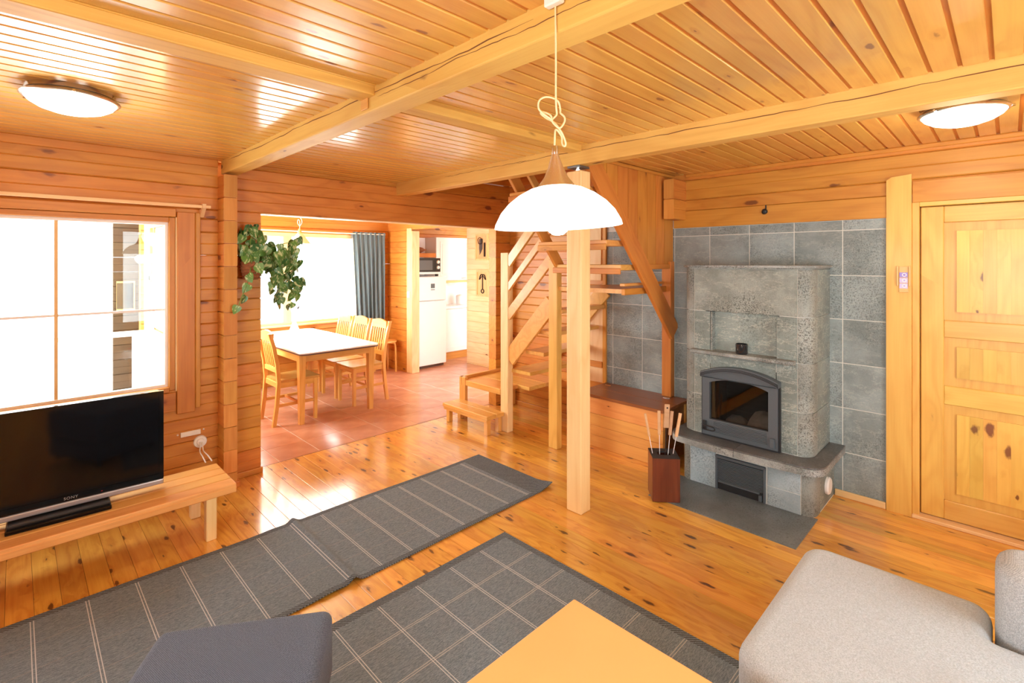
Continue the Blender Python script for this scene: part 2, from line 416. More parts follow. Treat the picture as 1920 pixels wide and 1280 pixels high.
# ------------------------------------------------------------------ log walls
def log_profile(v0, v1, z0, z1, mid=True):
    c = .0065 if z1 - z0 > .06 else .002; zm = (z0 + z1) / 2; m = .0045 if (mid and z1 - z0 > .12) else 0
    a = [(v0 + c, z0), (v0, z0 + c)]
    if m: a += [(v0, zm - m), (v0 + .0035, zm), (v0, zm + m)]
    a += [(v0, z1 - c), (v0 + c, z1), (v1 - c, z1), (v1, z1 - c)]
    if m: a += [(v1, zm + m), (v1 - .0035, zm), (v1, zm - m)]
    a += [(v1, z0 + c), (v1 - c, z0)]
    return a
def log_wall(wall, axis, u0, u1, v0, v1, z0, z1, joint, pitch, holes=(), mat=None):
    mat = mat or ('pine_' + axis)
    k0 = math.floor((z0 - joint) / pitch + 1e-6)
    zs = joint + k0 * pitch
    while zs < z1 - 1e-4:
        a, b = max(zs, z0), min(zs + pitch, z1)
        cuts = sorted({a, b} | {h[2] for h in holes if a < h[2] < b} | {h[3] for h in holes if a < h[3] < b})
        for ca, cb in zip(cuts, cuts[1:]):
            if cb - ca < .012: continue
            segs = [(u0, u1)]
            for h in holes:
                if h[2] < cb - 1e-5 and h[3] > ca + 1e-5:
                    ns = []
                    for s0, s1 in segs:
                        if h[1] <= s0 or h[0] >= s1: ns.append((s0, s1)); continue
                        if h[0] > s0: ns.append((s0, h[0]))
                        if h[1] < s1: ns.append((h[1], s1))
                    segs = ns
            for s0, s1 in segs:
                if s1 - s0 > .02:
                    obj('log', prism(bm_new(), log_profile(v0, v1, ca + .0008, cb - .0008), axis, s0, s1), mat, wall)
        zs += pitch
ZC = 2.40
XF, YW = 4.115, 4.15
wall_tv = empty('wall_tv', kind='structure')
log_wall(wall_tv, 'x', -1.7, 1.064, YW, YW + .12, 0, 2.52, 2.03, .167, [(-1.05, .80, .745, 1.96)])
wall_open = empty('wall_opening', kind='structure')
log_wall(wall_open, 'x', 1.155, XF, YW, YW + .12, 0, 2.52, 2.03, .167, [(1.364, 3.89, -1, 2.03)])
boxo('header_soffit', 'pale_x', wall_open, 1.364, 3.89, YW + .005, YW + .115, 2.022, 2.03)
# projecting log ends of the cross wall
colm = empty('wall_cross_log_ends', kind='structure')
zz, k = 0.0, 0
edges = [0, .11] + [.11 + .167 * i for i in range(1, 14)]
for a, b in zip(edges, edges[1:]):
    b = min(b, 2.30)
    if b - a < .02: break
    j = .002 * math.sin(k * 2.3)
    obj('log_end', prism(bm_new(), log_profile(1.064, 1.155, a + .001, b - .001), 'y', 4.005 + j, 4.30), 'pine_y', colm)
    obj('end_grain_face', prism(bm_new(), [(1.066, a + .008), (1.066, b - .008), (1.08, b - .004), (1.14, b - .004), (1.153, b - .008), (1.153, a + .008), (1.14, a + .004), (1.08, a + .004)], 'y', 4.003 + j, 4.006 + j), 'end_grain', colm)
    k += 1
# dining room walls
wall_dl = empty('wall_dining_left', kind='structure')
log_wall(wall_dl, 'y', 4.30, 7.0, 1.064, 1.155, 0, ZC + .1, .11, .167, [(5.25, 6.45, .95, 2.05)])
wall_db = empty('wall_dining_back', kind='structure')
log_wall(wall_db, 'x', 1.0, 4.14, 6.9, 7.02, 0, ZC + .1, .11, .167, [(1.75, 3.63, .80, 2.0)])
wall_dr = empty('wall_dining_right', kind='structure')
log_wall(wall_dr, 'y', 6.26, 7.1, 4.14, 4.24, 0, ZC + .1, .11, .167)
boxo('jamb_board', 'pale_z', wall_dr, 4.125, 4.255, 6.20, 6.26, 0, 2.10, .004)
boxo('casing_board', 'pale_z', wall_dr, 4.122, 4.14, 6.225, 6.34, 0, 2.14, .003)
log_wall(wall_dr, 'y', 4.27, 6.26, 4.14, 4.24, 2.12, ZC + .1, .11, .167)
wall_kb = empty('wall_kitchen_back', kind='structure')
log_wall(wall_kb, 'x', 4.24, 6.6, 7.0, 7.1, 0, ZC + .1, .11, .167)
boxo('splash_tiles', 'white_gloss', wall_kb, 4.24, 6.6, 6.99, 7.0, .0, 2.02)
wall_kr = empty('wall_kitchen_right', kind='structure')
boxo('board', 'white_paint', wall_kr, 6.6, 6.7, 4.3, 7.1, 0, ZC + .1)
wall_pic = empty('wall_pictures', kind='structure')
wood('washed_y', (.86, .72, .52), (.76, .56, .34), 'y', rough=.5, knot=.09, gate=.4, tint=.03)  # cream colour stands in for strong daylight on this wall
log_wall(wall_pic, 'y', 4.27, 6.24, 5.2, 5.31, 0, ZC + .1, .02, .167, mat='washed_y')
boxo('floor_of_hall', 'terracotta', empty('floor_hall', kind='structure'), 4.0, 6.6, 4.0, 4.28, -.05, -.002)

# fireplace wall
wall_fp = empty('wall_fireplace', kind='structure')
log_wall(wall_fp, 'y', -1.6, 7.0 - 2.73, XF, XF + .12, 0, 3.3, 2.18 - .17 * 13, .17, [(-.62, .41, -1, 2.01), (.43, 2.80, -1, 2.083)])
boxo('backing', 'grout', wall_fp, XF + .0015, XF + .12, .43, 2.80, 0, 2.083)
ys = [.58, .827, 1.135, 1.455, 1.772, 2.086, 2.407, 2.727, 2.80]
zs_ = [0.0, .313, .624, .936, 1.244, 1.552, 1.868, 1.94]
for i in range(8):
    for j in range(7):
        boxo('stone_tile', 'wall_stone', wall_fp, XF, XF + .012, ys[i] + .0028, ys[i + 1] - .0028, zs_[j] + .0028, zs_[j + 1] - .0028, .0008)
boxo('trim_board', 'pine_y', wall_fp, XF - .014, XF + .01, .577, 2.09, 1.94, 2.083, .003)
boxo('edge_board', 'pine_z', wall_fp, XF - .02, XF + .01, 2.795, 2.835, .45, 2.2, .003)
boxo('wide_board', 'pale_z', wall_fp, XF - .012, XF + .01, 2.836, 2.99, .45, 1.40, .003)
boxo('wide_board', 'pale_z', wall_fp, XF - .012, XF + .01, 2.855, 2.99, 1.46, 2.4, .003)
boxo('short_rail', 'pine_y', wall_fp, XF - .03, XF - .012, 2.836, 3.06, .60, .66, .003)
# wide post board by the door, chamfered at its top
obj('post_board', prism(bm_new(), [(.577, 0), (.577, 2.185), (.55, 2.205), (.445, 2.215), (.445, 0)], 'x', XF - .022, XF + .02), 'door_pine_z', wall_fp)
boxo('head_board', 'pine_y', wall_fp, XF - .012, XF + .01, -.75, .443, 2.03, 2.168, .003)
bb = empty('baseboard_fireplace', kind='structure')
boxo('baseboard_strip', 'pale_y', bb, XF - .022, XF - .001, .58, .872, 0, .045, .006, 2)
# projecting log stubs of the stair wall
stub = empty('wall_stub_logs', kind='structure')
for i, (a, b) in enumerate([(2.005, 2.176), (2.176, 2.345)]):
    obj('log', prism(bm_new(), log_profile(1.98, 2.075, a + .001, b - .001), 'x', 3.897, XF + .06), 'pine_x', stub)
    obj('end_grain_face', prism(bm_new(), [(1.983, a + .01), (1.983, b - .01), (1.995, b - .004), (2.06, b - .004), (2.072, b - .01), (2.072, a + .01), (2.06, a + .004), (1.995, a + .004)], 'x', 3.892, 3.897), 'end_grain', stub)
# stair panelling
pan = empty('wall_stair_panel', kind='structure')
px_ = [2.70] + [2.80 + .1445 * i for i in range(9)] + [XF]
def panel_bottom(x): # follows the stringer, then level
    return 1.62 if x > 3.58 else 1.62 + (3.58 - x) * 1.12
for a, b in zip(px_, px_[1:]):
    za, zb = panel_bottom(a), panel_bottom(b)
    if min(za, zb) > 2.39: continue
    za, zb = min(za, 2.39), min(zb, 2.39)
    obj('panel_plank', prism(bm_new(), [(a + .002, za), (a + .002, ZC + .02), (b - .002, ZC + .02), (b - .002, zb)], 'y', 2.10, 2.115), 'pine_z', pan)
    boxo('panel_tongue', 'pine_z', pan, b - .012, b + .012, 2.104, 2.114, max(za, zb), ZC + .02)
obj('panel_rail', box(bm_new(), 3.50, 4.03, 2.085, 2.115, 1.585, 1.625, .003), 'pine_x', pan)

# walls behind the camera
wl = empty('wall_left', kind='structure')
log_wall(wl, 'y', -1.6, YW, -1.82, -1.7, 0, ZC + .1, .02, .17, [(-1.3, .5, .75, 2.1)])
wbk = empty('wall_back', kind='structure')
log_wall(wbk, 'x', -1.82, XF + .1, -1.72, -1.6, 0, ZC + .1, .02, .17, [(1.15, 2.85, .6, 2.2)])

# trims at the ceiling
tr = empty('trim_1', kind='structure')
boxo('trim_strip', 'pine_x', tr, -1.7, 1.064, YW - .018, YW, 2.345, 2.40, .004)
boxo('trim_strip', 'pine_x', tr, 1.20, 2.585, YW - .012, YW, 2.375, 2.40, .004)
boxo('trim_strip', 'pine_y', tr, XF - .014, XF, -1.6, 1.98, 2.372, 2.40, .004)
boxo('trim_strip', 'pine_x', tr, 2.69, XF, 2.08, 2.098, 2.375, 2.40, .004)
b2 = empty('baseboard_opening', kind='structure')
boxo('baseboard_strip', 'pine_x', b2, 1.155, 1.375, YW - .02, YW, 0, .045, .006, 2)
boxo('baseboard_strip', 'pine_x', b2, 1.045, 1.17, 3.985, 4.004, 0, .045, .006, 2)
boxo('baseboard_strip', 'pine_y', b2, 1.155, 1.172, 4.004, YW, 0, .045, .006, 2)
boxo('baseboard_strip', 'pine_x', b2, -1.7, 1.064, YW - .02, YW, 0, .045, .006, 2)
boxo('baseboard_strip', 'pine_y', b2, XF - .02, XF, 2.99, YW, 0, .05, .006, 2)
boxo('baseboard_strip', 'pine_y', b2, 4.12, 4.14, 6.34, 6.9, 0, .05, .006, 2)
boxo('baseboard_strip', 'pine_x', b2, 1.155, 4.14, 6.88, 6.9, 0, .05, .006, 2)

# ------------------------------------------------------------------ ceiling
ceil = empty('ceiling', kind='structure')
PIT = .0885
def ceil_bay(x0, x1, ya, yb):
    prof = [(-PIT / 2 + .006, ZC + .003), (-PIT / 2 + .008, ZC), (PIT / 2 - .010, ZC), (PIT / 2 - .008, ZC + .003), (PIT / 2 - .008, ZC + .012), (-PIT / 2 + .006, ZC + .012)]
    src = None
    k = math.ceil((ya - .577) / PIT - .5 + 1e-6)
    yy = .577 + (k + .5) * PIT
    while yy < yb + PIT / 2 - .005:
        if src is None:
            src = obj('plank', prism(bm_new(), prof, 'x', x0, x1), 'ceiling_pine', ceil, loc=(0, yy, 0))
        else: inst(src, ceil, (0, yy, 0))
        yy += PIT
ceil_bay(-1.7, 1.10, -1.6, 4.15)
ceil_bay(1.19, 2.59, -1.6, 4.15)
ceil_bay(2.68, XF, -1.6, 2.04)
ceil_bay(1.155, 4.14, 4.30, 6.9)
boxo('upper_deck', 'pine_x', ceil, -1.8, XF + .1, -1.7, 2.095, ZC + .007, ZC + .05)
boxo('upper_deck', 'pine_x', ceil, -1.8, 2.68, 2.095, YW, ZC + .007, ZC + .05)
boxo('upper_deck', 'pine_x', ceil, 1.0, 6.7, YW + .12, 7.1, ZC + .007, ZC + .05)
# upper floor around the stairwell
up = empty('wall_upper', kind='structure')
log_wall(up, 'x', 2.5, XF, YW, YW + .12, 2.53, 3.3, 2.03, .167)
boxo('board', 'pine_y', up, 2.6, 2.68, 2.0, YW, ZC + .05, 2.75)
boxo('board', 'pine_x', up, 2.0, XF, 2.05, 2.12, ZC + .05, 3.3)
boxo('board', 'pine_y', up, 1.9, 2.0, 2.0, YW, ZC + .05, 3.3)
boxo('roof_boards', 'pine_x', up, 1.9, XF + .1, 2.0, YW + .1, 3.3, 3.34)

# ceiling beams
def beam(name, mat, x0, x1, y0, y1, z0, z1, axis):
    b = obj(name, box(bm_new(), x0, x1, y0, y1, z0, z1, .006, 2), mat, None)
    b['kind'] = 'structure'; return b
wood('beam_y', (.74, .46, .19), (.60, .31, .10), 'y', rough=.55, coat=0., knot=.13, kd=6.5, kl=2.2, gate=.5, tint=.03)
wood('beam_x', (.74, .44, .17), (.58, .28, .085), 'x', rough=.55, coat=0., knot=.16, kd=6.5, kl=1.7, gate=.6, tint=.03)
beam('beam_main', 'beam_y', 1.09, 1.195, -1.6, YW + .02, 2.30, ZC + .02, 'y')
beam('beam_stair', 'beam_y', 2.585, 2.685, -1.6, YW + .02, 2.28, ZC + .02, 'y')
beam('beam_cross', 'beam_x', -1.7, 1.092, 1.92, 2.035, 2.36, ZC + .01, 'x')
beam('beam_cross', 'beam_x', 1.193, 2.587, 1.95, 2.05, 2.36, ZC + .01, 'x')
for (x, y) in ((1.088, 2.0),):
    t = obj('beam_notch', box(bm_new(), x - .006, x, y - .03, y + .03, 2.315, 2.40, .002), 'chest_pine'); t['kind'] = 'structure'

def crack(o_name, x, y0, y1, z, amp, wdt, seed):
    rr = random.Random(seed); n = 60; top = []; bot = []; zz = z
    for i in range(n + 1):
        y = y0 + (y1 - y0) * i / n; zz += rr.uniform(-1, 1) * amp; zz += (z - zz) * .12
        w_ = wdt * (.35 + .65 * abs(math.sin(i * .37 + seed))) * min(1, i / 4, (n - i) / 4)
        top.append((y, zz + w_ / 2 + .0002)); bot.append((y, zz - w_ / 2))
    c_ = obj('crack', prism(bm_new(), bot + top[::-1], 'x', x - .0006, x + .002), 'crack_dark', bpy.data.objects[o_name])
plain('crack_dark', (.17, .065, .02), .9)
crack('beam_main', 1.09, 1.0, 4.0, 2.372, .004, .0045, 3); crack('beam_main', 1.09, .3, 1.9, 2.352, .003, .003, 5)
crack('beam_stair', 2.585, -.4, 2.6, 2.365, .004, .0045, 8); crack('beam_stair', 2.585, 2.4, 3.4, 2.372, .003, .003, 9)

# ------------------------------------------------------------------ floors
floor = empty('floor', kind='structure')
src = None; FW = .098; x = -1.7
pl = prism(bm_new(), [(-FW / 2 + .0006, -.02), (-FW / 2 + .0006, -.0008), (-FW / 2 + .002, 0), (FW / 2 - .002, 0), (FW / 2 - .0006, -.0008), (FW / 2 - .0006, -.02)], 'y', -1.6, 4.243)
src = obj('plank', pl, 'floor_pine', floor, loc=(x + FW / 2, 0, 0)); x += FW
while x < XF + .02:
    inst(src, floor, (x + FW / 2, 0, 0)); x += FW
boxo('subfloor', 'dark_hollow', floor, -1.8, XF + .12, -1.7, 4.243, -.06, -.015)
tf = empty('floor_dining', kind='structure')
TP = .3375
tb = box(bm_new(), .0022, TP - .0022, .0022, TP - .0022, -.02, 0, .0015)
tsrc = obj('tile', tb, 'terracotta', tf, loc=(1.208, 4.266, 0))
for i in range(16):
    for j in range(8):
        X0, Y0 = 1.208 + i * TP, 4.266 + j * TP
        if i == 0 and j == 0: continue
        inst(tsrc, tf, (X0, Y0, 0))
boxo('tile_edge', 'terracotta', tf, 1.2, 6.6, 4.246, 4.266, -.02, 0)
boxo('threshold_line', 'dark_edge', tf, 1.364, 3.89, 4.2415, 4.247, -.01, .0012)
boxo('grout_bed', 'grout', tf, 1.0, 6.6, 4.243, 7.1, -.06, -.002)

# ------------------------------------------------------------------ outside
gd = obj('ground_outside', box(bm_new(), -14, 14, 4.5, 30, -.6, -.5), 'snow_ground'); gd['kind'] = 'structure'
ext = empty('wall_outside_wing', kind='structure')
for i in range(15):
    obj('log', prism(bm_new(), log_profile(7.3, 7.4, i * .17, i * .17 + .168), 'x', .80, 1.10), 'outside_log', ext)
boxo('white_panel', 'white_paint', ext, 1.03, 1.06, 4.32, 5.2, -.2, 2.5); boxo('white_panel', 'white_paint', ext, 1.03, 1.06, 6.5, 6.9, -.2, 2.5); boxo('white_panel', 'white_paint', ext, 1.03, 1.06, 5.2, 6.5, -.2, .92)
for (ya, yb, za, zb) in ((5.3, 5.37, 1.05, 2.0), (6.4, 6.47, 1.05, 2.0), (5.3, 6.47, .98, 1.05), (5.3, 6.47, 1.45, 1.5), (5.3, 6.47, 2.0, 2.06)):
    boxo('frame_bar', 'tan_wood', ext, 1.005, 1.03, ya, yb, za, zb)
boxo('small_window_frame', 'tan_wood', ext, .83, 1.0, 7.28, 7.3, 1.08, 1.42)
boxo('small_window_pane', 'pebble_glass', ext, .83, .985, 7.275, 7.281, 1.1, 1.40)
rail = empty('terrace_railing', (0, 5.6, 0)); tag(rail, 'white terrace railing outside the window behind the television', 'railing')
for i in range(8):
    boxo('post', 'white_paint', rail, -4.5 + i * .75, -4.42 + i * .75, -.03, .03, -.5, .98, .004)
boxo('top_rail', 'white_paint', rail, -4.6, .85, -.045, .045, .98, 1.02, .005)
boxo('bottom_rail', 'white_paint', rail, -4.6, .85, -.03, .03, .05, .10, .005)

# ------------------------------------------------------------------ windows
w1 = empty('window_1', kind='structure')
y = YW
boxo('window_frame', 'pine_z', w1, .762, .80, y + .0, y + .11, .745, 1.96, .004)
boxo('window_frame', 'pine_z', w1, -1.05, -1.01, y, y + .11, .745, 1.96, .004)
boxo('window_frame', 'pine_x', w1, -1.01, .762, y, y + .11, 1.925, 1.96, .004)
boxo('window_frame', 'pine_x', w1, -1.01, .762, y - .015, y + .11, .735, .772, .004)
boxo('inner_frame', 'white_paint', w1, .742, .762, y + .03, y + .07, .772, 1.925)
boxo('inner_frame', 'white_paint', w1, -1.01, .742, y + .03, y + .07, .772, .79)
boxo('inner_frame', 'white_paint', w1, -1.01, .742, y + .03, y + .07, 1.905, 1.925)
boxo('muntin', 'tan_wood', w1, .172, .19, y + .04, y + .06, .79, 1.905)
boxo('muntin', 'white_paint', w1, -.50, -.482, y + .04, y + .06, .79, 1.905)
boxo('muntin', 'white_paint', w1, -1.01, .742, y + .042, y + .058, 1.305, 1.32)  # white colour stands in for daylight washing the bar out
boxo('window_pane', 'pane_glass', w1, -1.01, .742, y + .048, y + .052, .79, 1.905)
boxo('casing_board', 'pine_z', w1, .805, .915, y - .022, y, .575, 2.0, .004)
boxo('casing_board', 'pine_z', w1, .916, .947, y - .026, y, .60, 2.0, .004)
boxo('casing_board', 'pine_x', w1, -1.2, .80, y - .022, y, 1.962, 2.02, .004)
boxo('casing_board', 'pine_x', w1, -1.2, .80, y - .022, y, .60, .733, .004)
boxo('light_leak_strip', 'pale_z', w1, .798, .806, y - .016, y, .74, 1.96)  # pale strip stands in for light leaking beside the frame

w2 = empty('window_2', kind='structure'); y = 6.9
for (a, b, c, d_) in ((1.75, 1.81, .80, 2.0), (2.545, 2.66, .80, 2.0), (3.60, 3.66, .80, 2.0)):
    boxo('window_frame', 'pale_z', w2, a, b, y - .01, y + .10, c, d_, .004)
boxo('window_frame', 'pale_x', w2, 1.70, 3.70, y - .012, y + .1, 1.985, 2.04, .004)
boxo('window_frame', 'pale_x', w2, 1.75, 3.63, y - .012, y + .1, .80, .835, .004)
boxo('window_sill', 'pale_x', w2, 1.66, 3.72, y - .07, y + .02, .775, .80, .004)
boxo('muntin', 'white_paint', w2, 3.11, 3.13, y + .04, y + .06, .835, 1.985)
boxo('window_pane', 'pane_glass', w2, 1.81, 2.545, y + .048, y + .052, .835, 1.985)
boxo('window_pane', 'pane_glass', w2, 2.66, 3.60, y + .048, y + .052, .835, 1.985)
boxo('casing_board', 'pine_x', w2, 1.66, 3.74, y - .02, y, .70, .775, .004)
boxo('casing_board', 'pine_x', w2, 1.66, 3.74, y - .02, y, 2.04, 2.10, .004)
w5 = empty('window_5', kind='structure')
for (a, b) in ((5.25, 5.31), (6.39, 6.45)): boxo('window_frame', 'pale_z', w5, 1.05, 1.16, a, b, .95, 2.05)
boxo('window_frame', 'pale_y', w5, 1.05, 1.16, 5.25, 6.45, .95, 1.0); boxo('window_frame', 'pale_y', w5, 1.05, 1.16, 5.25, 6.45, 2.0, 2.05)
boxo('window_pane', 'pane_glass', w5, 1.10, 1.104, 5.31, 6.39, 1.0, 2.0)
# windows behind the camera
w3 = empty('window_3', kind='structure')
boxo('window_pane', 'pane_glass', w3, -1.765, -1.76, -1.3, .5, .75, 2.1)
for (a, b) in ((-1.3, -1.23), (-.44, -.36), (.43, .5)): boxo('window_frame', 'pine_z', w3, -1.82, -1.70, a, b, .75, 2.1)
boxo('window_frame', 'pine_y', w3, -1.82, -1.7, -1.3, .5, .75, .81); boxo('window_frame', 'pine_y', w3, -1.82, -1.7, -1.3, .5, 2.04, 2.1)
w4 = empty('window_4', kind='structure')
boxo('window_pane', 'pane_glass', w4, 1.15, 2.85, -1.665, -1.66, .6, 2.2)
for (a, b) in ((1.15, 1.22), (1.96, 2.04), (2.78, 2.85)): boxo('window_frame', 'pine_z', w4, a, b, -1.72, -1.6, .6, 2.2)
boxo('window_frame', 'pine_x', w4, 1.15, 2.85, -1.72, -1.6, .6, .67); boxo('window_frame', 'pine_x', w4, 1.15, 2.85, -1.72, -1.6, 2.13, 2.2)

# curtain rail over the tv window
cr = empty('curtain_rail', (.0, YW, 2.03)); tag(cr, 'plain wooden curtain rail mounted above the window behind the television', 'curtain rail')
boxo('bar', 'pale_x', cr, -1.3, 1.0, -.085, -.06, .0, .022, .003)
for x in (.955, -1.2):
    obj('bracket', prism(bm_new(), [(0, -.06), (-.03, -.06), (-.095, .0), (-.095, .03), (-.055, .03), (-.055, -.005), (0, -.005)], 'x', x - .012, x + .012), 'pale_z', cr)

# ------------------------------------------------------------------ door by the fireplace
dr = empty('door_1', kind='structure')
wood('door_panel_z', (.76, .49, .16), (.64, .35, .09), 'z', rough=.4, coat=.25, knot=.19, kd=9, kl=5., gate=1., tint=.10, knot_col=(.16, .05, .02))
boxo('door_frame', 'door_pine_z', dr, XF - .004, XF + .07, .408, .445, 0, 2.035, .003)
boxo('door_frame', 'door_pine_y', dr, XF - .004, XF + .07, -.62, .408, 2.003, 2.035, .003)
boxo('threshold', 'pale_y', dr, XF - .03, XF + .09, -.62, .445, 0, .022, .004)
dx = XF + .03
boxo('door_light_block', 'dark_edge', dr, XF + .068, XF + .09, -.62, .445, 0, 2.035)  # added backing, blocks outside light in the gap round the leaf
leaf = empty('door_leaf'); leaf.parent = dr
boxo('stile', 'door_pine_z', leaf, dx, dx + .04, .291, .404, .028, 2.0, .004)
boxo('stile', 'door_pine_z', leaf, dx, dx + .04, -.60, -.487, .028, 2.0, .004)
for a, b in ((.028, .146), (.75, .868), (1.172, 1.28), (1.896, 2.0)):
    boxo('rail', 'door_pine_y', leaf, dx + .001, dx + .04, -.487, .291, a, b, .004)
for a, b in ((.146, .75), (.868, 1.172), (1.28, 1.896)):
    # raised panel with a sloping border, glued up of strips
    o = bm_new(); box(o, dx + .018, dx + .035, -.487, .291, a, b)
    obj('panel_field', o, 'door_pine_z', leaf)
    n = 11; w_ = (.291 - .06 + .487 - .06) / n
    for i in range(n):
        boxo('panel_strip', 'door_panel_z', leaf, dx + .005, dx + .020, -.427 + i * w_, -.427 + (i + 1) * w_ - .0004, a + .055, b - .055)

# ------------------------------------------------------------------ fireplace
fp = empty('fireplace', (0, 0, 0)); tag(fp, 'grey-green soapstone fireplace with an arched black iron door', 'fireplace')
yl, yr_, xf = 1.775, .915, 3.66
def arc(cx, cy, r, a0, a1, n=7):
    return [(cx + r * math.cos(math.radians(a0 + (a1 - a0) * i / n)), cy + r * math.sin(math.radians(a0 + (a1 - a0) * i / n))) for i in range(n + 1)]
rz = [.362, .65, .975, 1.28, 1.598]
# core with a hollow fire chamber and a shallow niche
core = bm_new(); ci = xf + .003
prism(core, [(XF, yr_ - .004)] + arc(ci + .084, yr_ + .080, .084, 270, 180) + [(ci, 1.10), (XF, 1.10)], 'z', .31, 1.598)
prism(core, [(XF, 1.61), (ci, 1.61)] + arc(ci + .084, yl - .084, .084, 180, 90) + [(XF, yl)], 'z', .31, 1.598)
box(core, ci, XF, 1.10, 1.61, .31, .372); box(core, xf + .077, XF, 1.10, 1.61, .895, 1.598)
box(core, ci, xf + .08, 1.10, 1.61, .895, .98); box(core, ci, xf + .08, 1.10, 1.61, 1.282, 1.598)
box(core, XF - .06, XF, 1.10, 1.61, .38, .9)
obj('core', core, 'grout', fp)
fb = bm_new(); box(fb, 4.02, 4.03, 1.11, 1.60, .40, .88); box(fb, xf + .04, 4.03, 1.11, 1.115, .40, .88); box(fb, xf + .04, 4.03, 1.595, 1.60, .40, .88)
box(fb, xf + .04, 4.03, 1.11, 1.60, .395, .402); box(fb, xf + .04, 4.03, 1.11, 1.60, .872, .879)
obj('fire_chamber', fb, 'soot', fp)
ab = bm_new()
r = bmesh.ops.create_icosphere(ab, subdivisions=3, radius=1)
for v in ab.verts: v.co = Vector((3.78 + v.co.x * .09, 1.24 + v.co.y * .12, .402 + max(0, v.co.z) * .17 + .015 * math.sin(v.co.x * 9 + v.co.y * 7)))
r = bmesh.ops.create_icosphere(ab, subdivisions=2, radius=1)
for v in r['verts']: v.co = Vector((3.82 + v.co.x * .10, 1.43 + v.co.y * .10, .402 + max(0, v.co.z) * .10 + .01 * math.sin(v.co.y * 17)))
obj('ash_heap', ab, 'ash', fp, smooth=60)
def slab(mat, x0, x1, y0, y1, z0, z1, nm='stone_slab', bev=.002): return boxo(nm, mat, fp, x0, x1, y0 + .002, y1 - .002, z0 + .002, z1 - .002, bev)
slab('rough_stone', xf, xf + .03, .99, 1.695, 1.28, 1.598)
slab('body_stone', xf, xf + .03, 1.573, 1.695, .975, 1.28)
slab('body_stone', xf, xf + .03, .99, 1.12, .975, 1.28)
slab('body_stone', xf + .055, xf + .076, 1.12, 1.573, .975, 1.28)
slab('corner_stone', xf, xf + .055, 1.555, 1.573, .985, 1.278)
slab('body_stone', xf, xf + .03, 1.573, 1.695, .65, .975)
slab('body_stone', xf, xf + .03, .99, 1.12, .65, .975)
obj('stone_slab', prism(bm_new(), [(1.122, .973), (1.122, .83)] + [(1.122 + .449 * i / 8, .83 + .055 * (1 - (2 * i / 8 - 1) ** 2)) for i in range(1, 8)] + [(1.571, .83), (1.571, .973)], 'x', xf, xf + .03), 'body_stone', fp)
slab('body_stone', xf, xf + .03, 1.60, 1.695, .362, .65)
slab('body_stone', xf, xf + .03, .99, 1.11, .362, .65)
R_ = .07
for a, b in zip(rz, rz[1:]):
    # rounded corner stones, right then left
    pts = [(xf + .0, .988)] + arc(xf + R_ + .01, yr_ + R_, R_ + .01, 180, 270)[1:] + [(3.796, yr_ - .010), (3.796, yr_ + .02), (xf + .03, .96), (xf + .03, .988)]
    pts[1:1] = []
    obj('corner_stone', prism(bm_new(), pts, 'z', a + .002, b - .002), 'corner_stone', fp, smooth=40)
    pts = [(xf, 1.697), (xf + .03, 1.697), (xf + .03, 1.73), (3.796, 1.755), (3.796, yl + .003)] + arc(xf + R_ + .01, yl - R_ - .0, R_ + .01, 90, 180)
    obj('corner_stone', prism(bm_new(), pts, 'z', a + .002, b - .002), 'corner_stone', fp, smooth=40)
    slab('body_stone', 3.798, XF, yr_ - .012, yr_ + .02, a, b)
    slab('body_stone', 3.798, XF, yl - .02, yl + .005, a, b)
def outline(x0, y0, y1, r, xb=XF):
    return [(xb, y0)] + [(p[0], p[1]) for p in arc(x0 + r, y0 + r, r, 270, 180)] + [(p[0], p[1]) for p in arc(x0 + r, y1 - r, r, 180, 90)] + [(xb, y1)]
obj('cap', prism(bm_new(), outline(xf - .022, yr_ - .028, yl + .025, .08), 'z', 1.606, 1.622), 'ledge_edge', fp, smooth=40)
obj('cap', prism(bm_new(), outline(xf - .010, yr_ - .014, yl + .012, .075), 'z', 1.598, 1.606), 'corner_stone', fp, smooth=40)
# niche shelf with rounded nose
obj('shelf', prism(bm_new(), [(3.595, .972), (3.60, .966), (3.67, .962), (3.72, .962), (3.72, .992), (3.60, .992), (3.594, .986)], 'y', 1.0, 1.70), 'ledge_edge', fp, smooth=30)
# ledge: dark top, rounded pale edge, slight bow; two pieces
def ledge_outline(y0, y1, first, last, inset=0.):
    pts = [(XF, y0)]
    X0 = 3.492 + inset
    if first: pts += arc(X0 + .11, y0 + .11, .11, 270, 180)
    else: pts += [(X0 - .015 + .004 * 0, y0)]
    m = (y0 + y1) / 2
    pts += [(X0 - .014 * (1 - ((yy - 1.32) / .45) ** 2), yy) for yy in ([y0 + .2, y0 + .3, y0 + .4] if first else [y0 + .1, y0 + .2, y0 + .3])]
    if last: pts += arc(X0 + .11, y1 - .11, .11, 180, 90)
    else: pts += [(X0 - .0145, y1)]
    return pts + [(XF, y1)]
for (y0, y1, f, l) in ((.812, 1.335, True, False), (1.338, 1.83, False, True)):
    obj('ledge', prism(bm_new(), ledge_outline(y0, y1, f, l, 0), 'z', .308, .350), 'ledge_edge', fp, smooth=40)
    obj('ledge_top', prism(bm_new(), ledge_outline(y0, y1, f, l, .008), 'z', .350, .361), 'ledge_stone', fp, smooth=40)
